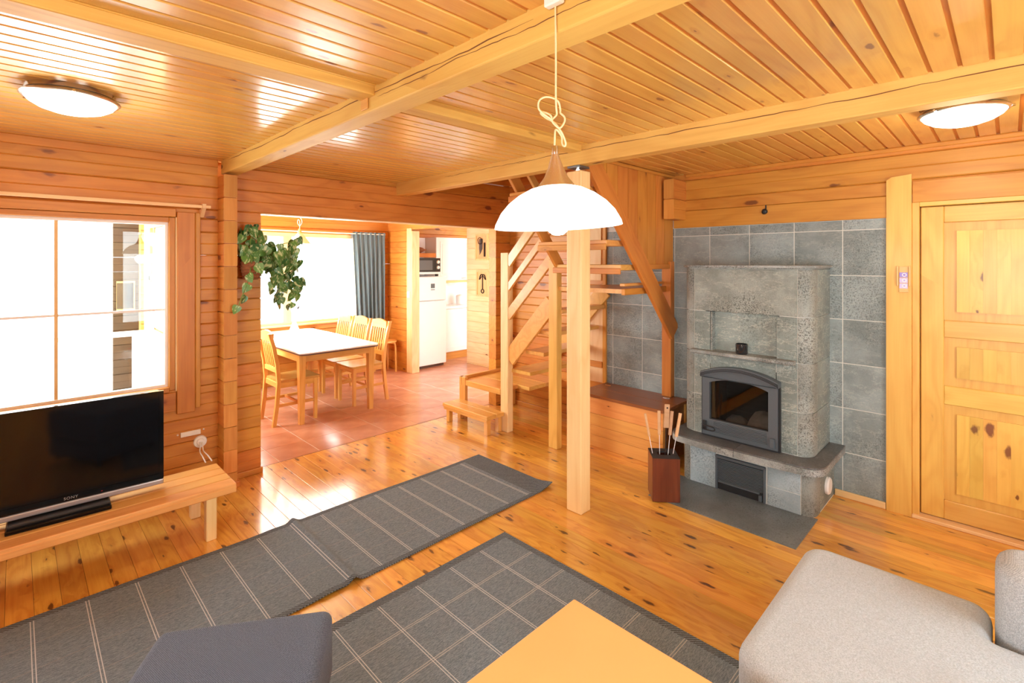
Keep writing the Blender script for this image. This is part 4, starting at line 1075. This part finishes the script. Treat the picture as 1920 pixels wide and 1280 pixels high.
# ------------------------------------------------------------------ dining set
dt = empty('dining_table', (2.43, 5.84, 0)); tag(dt, 'rectangular wooden dining table with a bright reflecting top on the tiled floor', 'table')
def rrect(x0, x1, y0, y1, r):
    return arc(x1 - r, y1 - r, r, 0, 90, 5) + arc(x0 + r, y1 - r, r, 90, 180, 5) + arc(x0 + r, y0 + r, r, 180, 270, 5) + arc(x1 - r, y0 + r, r, 270, 360, 5)
obj('table_top', prism(bm_new(), rrect(-.435, .435, -.91, .91, .07), 'z', .728, .742), 'table_glare', dt, smooth=30)
obj('top_edge', prism(bm_new(), rrect(-.437, .437, -.912, .912, .07), 'z', .714, .728), 'dark_edge', dt, smooth=30)
def taper(name, mat, parent, cx, cy, w0, w1, z0, z1):
    b = bm_new(); A = [b.verts.new((cx + sx * w0 / 2, cy + sy * w0 / 2, z0)) for sx, sy in ((-1, -1), (1, -1), (1, 1), (-1, 1))]
    B = [b.verts.new((cx + sx * w1 / 2, cy + sy * w1 / 2, z1)) for sx, sy in ((-1, -1), (1, -1), (1, 1), (-1, 1))]
    b.faces.new(A[::-1]); b.faces.new(B)
    for i in range(4): b.faces.new((A[i], A[(i + 1) % 4], B[(i + 1) % 4], B[i]))
    return obj(name, b, mat, parent)
for x in (-.375, .395):
    for y in (-.76, .86): taper('leg', 'furn_z', dt, x, y, .048, .068, 0, .714)
for y in (-.78, .88): boxo('apron', 'furn_x', dt, -.37, .39, y - .012, y + .012, .63, .714, .002)
for x in (-.385, .405): boxo('apron', 'furn_y', dt, x - .012, x + .012, -.75, .85, .63, .714, .002)

def make_chair(loc, rz, label):
    t = empty('dining_chair', loc, rz); tag(t, label, 'chair', 'slat-backed dining chairs')
    # local: front -x, back +x, width y
    w = .19
    obj('seat', prism(bm_new(), [(.20, -.185), (.20, .185), (-.18, .205)] + arc(-.19, .175, .03, 90, 180, 3) + arc(-.19, -.175, .03, 180, 270, 3) + [(-.18, -.205)], 'z', .43, .452), 'seat_wood', t, smooth=30)
    for y in (-.175, .175): taper('leg', 'furn_z', t, -.175, y, .030, .038, 0, .43)
    for y in (-.18, .18):
        path = [(.245, 0), (.215, .22), (.20, .44), (.215, .62), (.25, .80), (.285, .93)]
        w_ = .018
        pts = [(x - w_, z) for x, z in path] + [(x + w_, z) for x, z in reversed(path)]
        obj('leg', prism(bm_new(), pts, 'y', y - .016, y + .016), 'furn_z', t)
    # curved top rail
    b = bm_new()
    top = [(-.165, .845), (.165, .845), (.165, .925)] + [(.165 - .33 * i / 8, .925 + .028 * math.sin(PI * i / 8)) for i in range(1, 8)] + [(-.165, .925)]
    prism(b, top, 'x', -.010, .010); obj('top_rail', b, 'furn_y', t, loc=(.252, 0, 0)).rotation_euler = (0, 0, 0)
    b = bm_new(); prism(b, [(-.165, .53), (.165, .53), (.165, .575), (0, .585), (-.165, .575)], 'x', -.010, .010); obj('lower_rail', b, 'furn_y', t, loc=(.207, 0, 0))
    for i in range(6):
        y = -.125 + i * .05
        beam_between('slat', 'furn_z', t, (.208, y, .575), (.252, y, .85), .022, .010, side=(1, 0, 0))
    boxo('apron', 'furn_y', t, -.185, -.168, -.16, .16, .375, .43, .002); boxo('apron', 'furn_y', t, .19, .207, -.165, .165, .375, .43, .002)
    for y in (-.178, .178):
        boxo('apron', 'furn_x', t, -.16, .19, y - .008, y + .008, .375, .43, .002)
        boxo('stretcher', 'furn_x', t, -.16, .215, y - .008, y + .008, .185, .215, .002)
    boxo('stretcher', 'furn_y', t, -.01, .012, -.17, .17, .19, .212, .002)
    return t
def dup_tree(root, loc, rz, label):
    r = inst(root, None, loc, (0, 0, rz)); r['label'] = label
    for c_ in list(root.children):
        c2 = c_.copy(); COL.objects.link(c2); c2.parent = r
    return r
c1 = make_chair((2.91, 5.455, 0), 0, 'dining chair nearest the camera on the kitchen side of the table')
dup_tree(c1, (2.91, 5.905, 0), 0, 'middle dining chair of three on the kitchen side of the table')
dup_tree(c1, (2.92, 6.37, 0), 0, 'dining chair nearest the curtain on the kitchen side of the table')
dup_tree(c1, (2.07, 5.36, 0), PI, 'dining chair with its back to the log post, beneath the hanging plant')

stl = empty('round_stool', (3.93, 6.62, 0)); tag(stl, 'small wooden stool against the log wall behind the chairs', 'stool')
obj('seat', lathe(bm_new(), [(0, .44), (.165, .44), (.175, .452), (.17, .466), (0, .468)], 32), 'furn_x', stl, smooth=40)
for k in range(4):
    q = PI / 4 + k * PI / 2
    b = bm_new(); tube(b, smooth_path([(.09, 0, .43), (.125, 0, .425), (.15, 0, .39), (.158, 0, .2), (.16, 0, .0)], 5), .015, 8)
    obj('leg', b, 'furn_z', stl, smooth=60, rot=(0, 0, q))

va = empty('flower_vase', (2.62, 6.70, .743)); tag(va, 'white cone-shaped vase with sparse dried sprigs on the dining table', 'vase')
obj('body', lathe(bm_new(), [(0, 0), (.062, 0), (.060, .01), (.034, .07), (.016, .12), (.012, .17), (.016, .18), (.013, .18), (0, .16)], 28), 'white_gloss', va, smooth=60)
for k in range(6):
    q = k * 1.05; b = bm_new(); e = Vector((.06 * math.cos(q), .06 * math.sin(q), .30 + .05 * (k % 3)))
    tube(b, smooth_path([(0, 0, .16), e * .6 + Vector((0, 0, .05)), e], 4), .0015, 5)
    for j in range(3):
        r_ = bmesh.ops.create_icosphere(b, subdivisions=1, radius=.011); bmesh.ops.translate(b, verts=r_['verts'], vec=e + Vector((random.uniform(-.015, .015), random.uniform(-.015, .015), random.uniform(-.02, .01))))
    obj('sprig', b, 'white_paint' if k % 2 else 'enamel_dark', va)

# curtain
def curtain(name, mat, x0, x1, z0, z1, amp, n, y, label, cat='curtain'):
    bm = bm_new(); NX, NZ = 120, 24; rows = []
    for j in range(NZ + 1):
        t = j / NZ; z = z1 + (z0 - z1) * t; row = []
        gather = .55 + .45 * min(1, t * 4) if t > .04 else 1
        sh = (1 - .22 * math.sin(PI * min(1, t * 1.1)) * 1)
        for i in range(NX + 1):
            s_ = i / NX
            ph = s_ * n * 2 * PI
            xx = x0 + (x1 - x0) * (s_ * (1 - .16 * t) + .16 * t * .9)
            yy = y + amp * gather * (math.sin(ph) + .35 * math.sin(ph * 2.3 + t * 3)) * (.5 + .5 * t)
            if t < .06: yy += .006 * math.sin(ph * 3)
            row.append(bm.verts.new((xx, yy, z)))
        rows.append(row)
    for a, b_ in zip(rows, rows[1:]):
        for i in range(NX): bm.faces.new((a[i], a[i + 1], b_[i + 1], b_[i]))
    return bm
cu = empty('window_curtain', (3.8, 6.80, 0)); tag(cu, 'blue-grey gathered curtain hanging at the right of the dining window', 'curtain')
b = curtain('', '', -.30, .235, .70, 2.085, .030, 7, 0, '')
obj('cloth', b, 'curtain_fabric', cu, smooth=80)
b = curtain('', '', -.31, -.08, .72, 2.07, .012, 5, .035, '')
obj('sheer_cloth', b, 'curtain_sheer', cu, smooth=80)
b = bm_new(); tube(b, [(-2.1, 0, 2.06), (.24, 0, 2.06)], .008, 8); obj('rod', b, 'plastic_white', cu, smooth=60)

# ------------------------------------------------------------------ hanging plant
hp = empty('hanging_plant', (1.27, YW, 1.60)); tag(hp, 'trailing variegated green plant in a wicker basket on the log wall', 'plant')
b = bm_new(); lathe(b, [(0, -.09), (.045, -.088), (.062, -.06), (.075, 0), (.078, .05), (.070, .05), (0, .04)], 24, 0, -.085)
obj('basket', b, 'wicker', hp, smooth=40)
wv = bm_new()
for k in range(6):
    z = -.075 + k * .022; rr = .058 + .018 * min(1, k / 3)
    tube(wv, [(rr * math.cos(a * PI / 8), -.085 + rr * math.sin(a * PI / 8), z + .003 * (-1) ** a) for a in range(16)], .006, 5, closed=True)
obj('wicker_coils', wv, 'wicker', hp, smooth=60)
def leaf_mesh():
    bm = bm_new()
    half = [(0, 0), (.20, -.06), (.42, .02), (.50, .22), (.42, .48), (.26, .74), (0, 1.05)]
    V = {}
    for s_ in (-1, 1):
        row = []
        for i, (x, y) in enumerate(half):
            key = (round(x * s_, 3), y)
            if key not in V:
                V[key] = bm.verts.new((x * s_, y, .10 * abs(x) * 1.2 - .18 * (y / 1.05) ** 2))
            row.append(V[key])
        mid = [V.setdefault(('m', yy), bm.verts.new((0, yy, -.18 * (yy / 1.05) ** 2)) if ('m', yy) not in V else V[('m', yy)]) for yy in (.22, .48, .74)]
        sp_ = [row[0]] + mid + [row[6]]
        bm.faces.new((row[0], row[1], row[2], mid[0])) ; bm.faces.new((mid[0], row[2], row[3])) ; bm.faces.new((mid[0], row[3], row[4], mid[1])); bm.faces.new((mid[1], row[4], row[5], mid[2])); bm.faces.new((mid[2], row[5], row[6]))
    return bm
lm = leaf_mesh(); bmesh.ops.scale(lm, vec=(.07, .07, .07), verts=lm.verts)
leaf0 = None
rl = random.Random(21)
def put_leaf(p, s_, droop, yaw):
    global leaf0
    rot = (math.radians(90 + droop), 0, 0)
    M = Matrix.Rotation(yaw, 4, 'Z') @ Matrix.Rotation(math.radians(-90 - droop), 4, 'X') @ Matrix.Rotation(rl.uniform(-.8, .8), 4, 'Z')
    e = M.to_euler()
    if leaf0 is None:
        leaf0 = obj('leaf', lm, 'leaf_green', hp, smooth=60, loc=p, rot=e)
        leaf0.scale = (s_, s_, s_)
    else: inst(leaf0, hp, p, e, (s_, s_, s_))
def cluster(n, fx, fy, fz, smin=.8, smax=1.25):
    for _ in range(n):
        put_leaf((rl.uniform(*fx), rl.uniform(*fy), rl.uniform(*fz)), rl.uniform(smin, smax), rl.uniform(-35, 25), rl.uniform(-1.2, .9) - .78)
# local coordinates around the basket: x to the right along the wall, y negative towards the room
cluster(26, (-.085, .04), (-.20, -.05), (.10, .33), .9, 1.3)
cluster(30, (-.06, .16), (-.22, -.05), (.02, .20), .9, 1.4)
cluster(26, (.12, .30), (-.22, -.06), (-.04, .16), .9, 1.4)
cluster(12, (.22, .33), (-.20, -.08), (.06, .24), .8, 1.1)
cluster(18, (.12, .34), (-.20, -.08), (-.22, -.02), .8, 1.1)
cluster(16, (.03, .20), (-.20, -.06), (-.10, .12), .8, 1.15)
cluster(22, (.10, .33), (-.22, -.08), (-.12, .14), .75, 1.1)
cluster(12, (.16, .36), (-.18, -.08), (-.30, -.16), .7, .95)
stems = [[(0, -.09, .05), (-.03, -.16, .0), (-.055, -.18, -.10), (-.10, -.18, -.22), (-.125, -.17, -.31)],
         [(.02, -.09, .05), (.10, -.14, .10), (.18, -.16, .02), (.20, -.15, -.15), (.19, -.14, -.29)],
         [(.03, -.09, .05), (.15, -.14, .12), (.27, -.15, .06), (.30, -.15, -.12), (.31, -.15, -.27)],
         [(.02, -.09, .05), (.12, -.13, .05), (.15, -.13, -.10), (.155, -.13, -.24)],
         [(0, -.09, .05), (-.02, -.12, .2), (.02, -.12, .33)], [(.02, -.09, .05), (.12, -.15, .16), (.26, -.16, .2), (.32, -.15, .22)]]
for s_ in stems:
    b = bm_new(); pth = smooth_path(s_, 6); tube(b, pth, .0032, 6); obj('stem', b, 'stem_green', hp, smooth=60)
    for k in range(9, len(pth), 4 if len(s_) > 3 else 3):
        q = pth[k]; put_leaf((q.x + rl.uniform(-.02, .02), q.y - .01, q.z), rl.uniform(.75, 1.05), rl.uniform(-15, 15), rl.uniform(-1., .6) - .78)

# ------------------------------------------------------------------ kitchen
fd = empty('fridge_freezer', (4.59, 6.34, 0)); tag(fd, 'tall white fridge freezer standing behind the kitchen door jamb', 'fridge')
boxo('body', 'white_gloss', fd, -.272, .272, .05, .60, .04, 1.415, .006, 2)
boxo('plinth', 'dark_edge', fd, -.262, .262, .06, .55, .0, .04)
boxo('freezer_door', 'white_gloss', fd, -.272, .272, 0, .048, 1.045, 1.412, .012, 3)
boxo('fridge_door', 'white_gloss', fd, -.272, .272, 0, .048, .045, 1.035, .012, 3)
boxo('badge', 'iron', fd, -.03, .045, -.003, .002, 1.235, 1.305, .001); boxo('badge_line', 'iron', fd, -.03, .045, -.003, .002, 1.205, 1.216)
mw = empty('microwave', (4.52, 6.36, 1.417)); tag(mw, 'white microwave with black door and two dials on the fridge', 'microwave')
boxo('housing', 'white_paint', mw, -.235, .235, .01, .36, .035, .285, .006, 2)
for x in (-.2, .2): boxo('foot', 'black_plastic', mw, x - .02, x + .02, .03, .06, 0, .035)
boxo('oven_door', 'black_plastic', mw, -.235, .125, -.008, .01, .07, .285, .003); boxo('oven_window', 'marble_board', mw, -.19, .08, -.010, -.007, .10, .25)
MATS['marble_board'].node_tree.nodes['Principled BSDF'].inputs['Base Color'].default_value = (.10, .11, .115, 1)
boxo('control_panel', 'black_plastic', mw, .127, .235, -.008, .01, .07, .285, .003)
for z in (.225, .14): obj('dial', lathe(bm_new(), [(0, .02), (.024, .02), (.028, 0)], 20), 'plastic_white', mw, loc=(.185, -.008, z), rot=(PI / 2, 0, 0), smooth=40)
uc = empty('wall_cabinet', (5.22, 6.65, 1.33)); tag(uc, 'white panelled wall cabinet above the worktop', 'cabinet')
boxo('carcass', 'white_paint', uc, -.33, .40, .02, .34, 0, .72, .002)
boxo('door', 'white_paint', uc, -.328, .398, 0, .019, .004, .716, .003)
d_ = [c_ for c_ in uc.children if c_.name.startswith('door')][0]
fr_ = bm_new(); ring_prism(fr_, [(-.25, .07), (.33, .07), (.33, .65), (-.25, .65)], [(-.235, .085), (.315, .085), (.315, .635), (-.235, .635)], 'y', -.006, .001); obj('panel_moulding', fr_, 'white_paint', d_)
boxo('panel_field', 'white_paint', d_, -.21, .29, -.004, .001, .11, .61, .003)
b = bm_new(); tube(b, smooth_path([(.20, 0, .035), (.20, -.02, .035), (.30, -.02, .035), (.30, 0, .035)], 3), .004, 6); obj('handle', b, 'chrome', d_, smooth=50)
boxo('light_strip', 'tan_wood', uc, -.33, .40, .03, .33, -.04, -.002, .002)
sh = empty('shelf_niche', (4.60, 6.65, 1.715)); tag(sh, 'wooden shelf board above the microwave beside the wall cabinet', 'shelf')
boxo('board', 'pine_x', sh, -.35, .285, 0, .34, 0, .07, .003)
boxo('niche_back', 'white_paint', sh, -.35, .285, .30, .34, .072, .33)
bw = empty('bread_basket', (4.58, 6.78, 1.787)); tag(bw, 'shallow dark basket on the shelf above the microwave', 'basket')
obj('bowl', lathe(bm_new(), [(0, 0), (.08, 0), (.16, .045), (.175, .06), (.165, .06), (.15, .045), (0, .02)], 28), 'bread', bw, smooth=50)
obj('filling', lathe(bm_new(), [(.16, .05), (.11, .085), (.05, .10), (0, .105)], 20), 'wicker', bw, smooth=60)
lc = empty('base_cabinet', (5.35, 6.62, 0)); tag(lc, 'white panelled base cabinet beside the fridge', 'cabinet')
boxo('carcass', 'white_paint', lc, -.48, .60, .02, .36, .13, .86, .002)
boxo('toe_kick', 'pine_x', lc, -.48, .60, .06, .09, 0, .13)
for x0, x1 in ((-.46, .30), (.305, .60)):
    d_ = boxo('door', 'white_paint', lc, x0, x1, 0, .019, .14, .85, .003)
    fr_ = bm_new(); ring_prism(fr_, [(x0 + .06, .20), (x1 - .06, .20), (x1 - .06, .79), (x0 + .06, .79)], [(x0 + .075, .215), (x1 - .075, .215), (x1 - .075, .775), (x0 + .075, .775)], 'y', -.005, .001); obj('panel_moulding', fr_, 'white_paint', d_)
wt = boxo('worktop', 'white_gloss', None, 4.872, 5.97, 6.585, 6.985, .862, .90, .004); tag(wt, 'pale kitchen worktop over the base cabinet', 'worktop')
pl_ = empty('power_outlet', (5.10, 6.985, 1.22)); tag(pl_, 'small socket strip on the white kitchen splashback', 'socket')
boxo('strip', 'plastic_white', pl_, -.02, .30, -.02, 0, 0, .05, .004)
for x in (.03, .16): boxo('outlet', 'black_plastic', pl_, x, x + .05, -.023, -.019, .015, .035)
ap = empty('steel_canister', (5.52, 6.80, .902)); tag(ap, 'pale glossy canister at the end of the kitchen worktop', 'canister')
obj('body', lathe(bm_new(), [(0, 0), (.075, 0), (.078, .15), (.070, .16), (.02, .175), (0, .175)], 28), 'foil', ap, smooth=50)
sw = empty('light_switch', (4.122, 6.285, 1.16)); tag(sw, 'white light switch on the jamb beside the kitchen doorway', 'switch')
boxo('plate', 'plastic_white', sw, -.01, 0, -.035, .035, -.045, .045, .003); boxo('rocker', 'white_paint', sw, -.014, -.008, -.018, .018, -.028, .028, .002)

# framed old tools on the picture wall (faces -x)
def tool_frame(loc, label, kind):
    t = empty('tool_picture', loc); tag(t, label, 'picture', 'framed old iron tools on the pale log wall')
    hw, hh = .145, .205
    fr = bm_new(); ring_prism(fr, [(-hw, -hh), (hw, -hh), (hw, hh), (-hw, hh)], [(-hw + .025, -hh + .025), (hw - .025, -hh + .025), (hw - .025, hh - .025), (-hw + .025, hh - .025)], 'x', -.03, 0)
    obj('frame', fr, 'pale_z', t); boxo('board', 'pale_z', t, -.012, 0, -hw + .02, hw - .02, -hh + .02, hh - .02)
    if kind:
        b = bm_new(); prism(b, [(-.02, .13), (.055, .13), (.06, -.02), (.045, -.11), (.05, -.12), (-.015, -.03)], 'x', -.020, -.014); obj('blade', b, 'steel_blade', t)
        boxo('handle', 'enamel_dark', t, -.03, -.014, -.085, -.055, -.15, .07, .004)
        b = bm_new(); tube(b, smooth_path([(-.025, .07, .06), (-.03, .08, .12), (-.03, .04, .15), (-.03, 0, .13), (-.03, -.02, .07), (-.03, .03, .05), (-.025, .07, .06)], 4), .005, 6); obj('strap', b, 'enamel_dark', t, smooth=60)
    else:
        b = bm_new(); tube(b, [(-.02, 0, .14), (-.02, 0, -.09)], .008, 8)
        tube(b, smooth_path([(-.02, .0, .14), (-.02, .045, .13), (-.02, .075, .06)], 4), .009, 6); tube(b, smooth_path([(-.02, .0, .14), (-.02, -.045, .13), (-.02, -.075, .06)], 4), .009, 6)
        tube(b, smooth_path([(-.02, .0, .12), (-.02, .03, .10), (-.02, .065, .06)], 4), .005, 6); tube(b, smooth_path([(-.02, .0, .12), (-.02, -.03, .10), (-.02, -.065, .06)], 4), .005, 6)
        tube(b, [(-.02, .030 * math.cos(q * PI / 8), -.12 + .030 * math.sin(q * PI / 8)) for q in range(16)], .008, 6, closed=True)
        obj('iron_tongs', b, 'enamel_dark', t, smooth=60)
tool_frame((5.2, 5.855, 1.875), 'framed blade and dark stick, the upper of two tool pictures', 1)
tool_frame((5.2, 5.835, 1.305), 'framed iron tool with ring end, the lower of two pictures', 0)

# ------------------------------------------------------------------ small things on the fireplace wall
cal = empty('tile_calendar', (XF - .022, .485, 1.535)); tag(cal, 'small wooden holder with three purple printed tiles on the door post', 'calendar')
boxo('back_board', 'tan_wood', cal, -.006, 0, -.024, .024, -.085, .082, .001)
for y in (-.036, .026): boxo('side_strip', 'tan_wood', cal, -.014, 0, y, y + .011, -.045, .085, .002)
boxo('foot_strip', 'tan_wood', cal, -.012, 0, -.026, .024, -.085, -.072, .002)
for k in range(3):
    z = .028 - k * .036
    t_ = boxo('printed_tile', 'lilac_print' if k else 'purple_print', cal, -.010, -.006, -.021, .022, z - .016, z + .016, .001)
    b = bm_new(); ring_prism(b, [(.015 * math.cos(a * PI / 6) * .8 - .004, z + .012 * math.sin(a * PI / 6)) for a in range(12)], [(.010 * math.cos(a * PI / 6) * .8 - .004, z + .008 * math.sin(a * PI / 6)) for a in range(12)], 'x', -.0108, -.0098); obj('ring_print', b, 'plastic_white', t_)
    b = bm_new(); lathe(b, [(0, .0008), (.003, .0008), (.003, 0)], 10); obj('dot_print', b, 'purple_print', t_, loc=(-.010, -.004, z), rot=(0, -PI / 2, 0))
hk = empty('wall_hook', (XF - .014, 1.335, 2.035)); tag(hk, 'small round black hook on the board above the stone tiles', 'hook')
obj('knob', lathe(bm_new(), [(0, .022), (.014, .020), (.022, .010), (.020, 0)], 20), 'iron_dark', hk, smooth=50, rot=(0, -PI / 2, 0))
boxo('stem', 'iron_dark', hk, -.008, 0, -.012, -.004, .012, .05, .001)
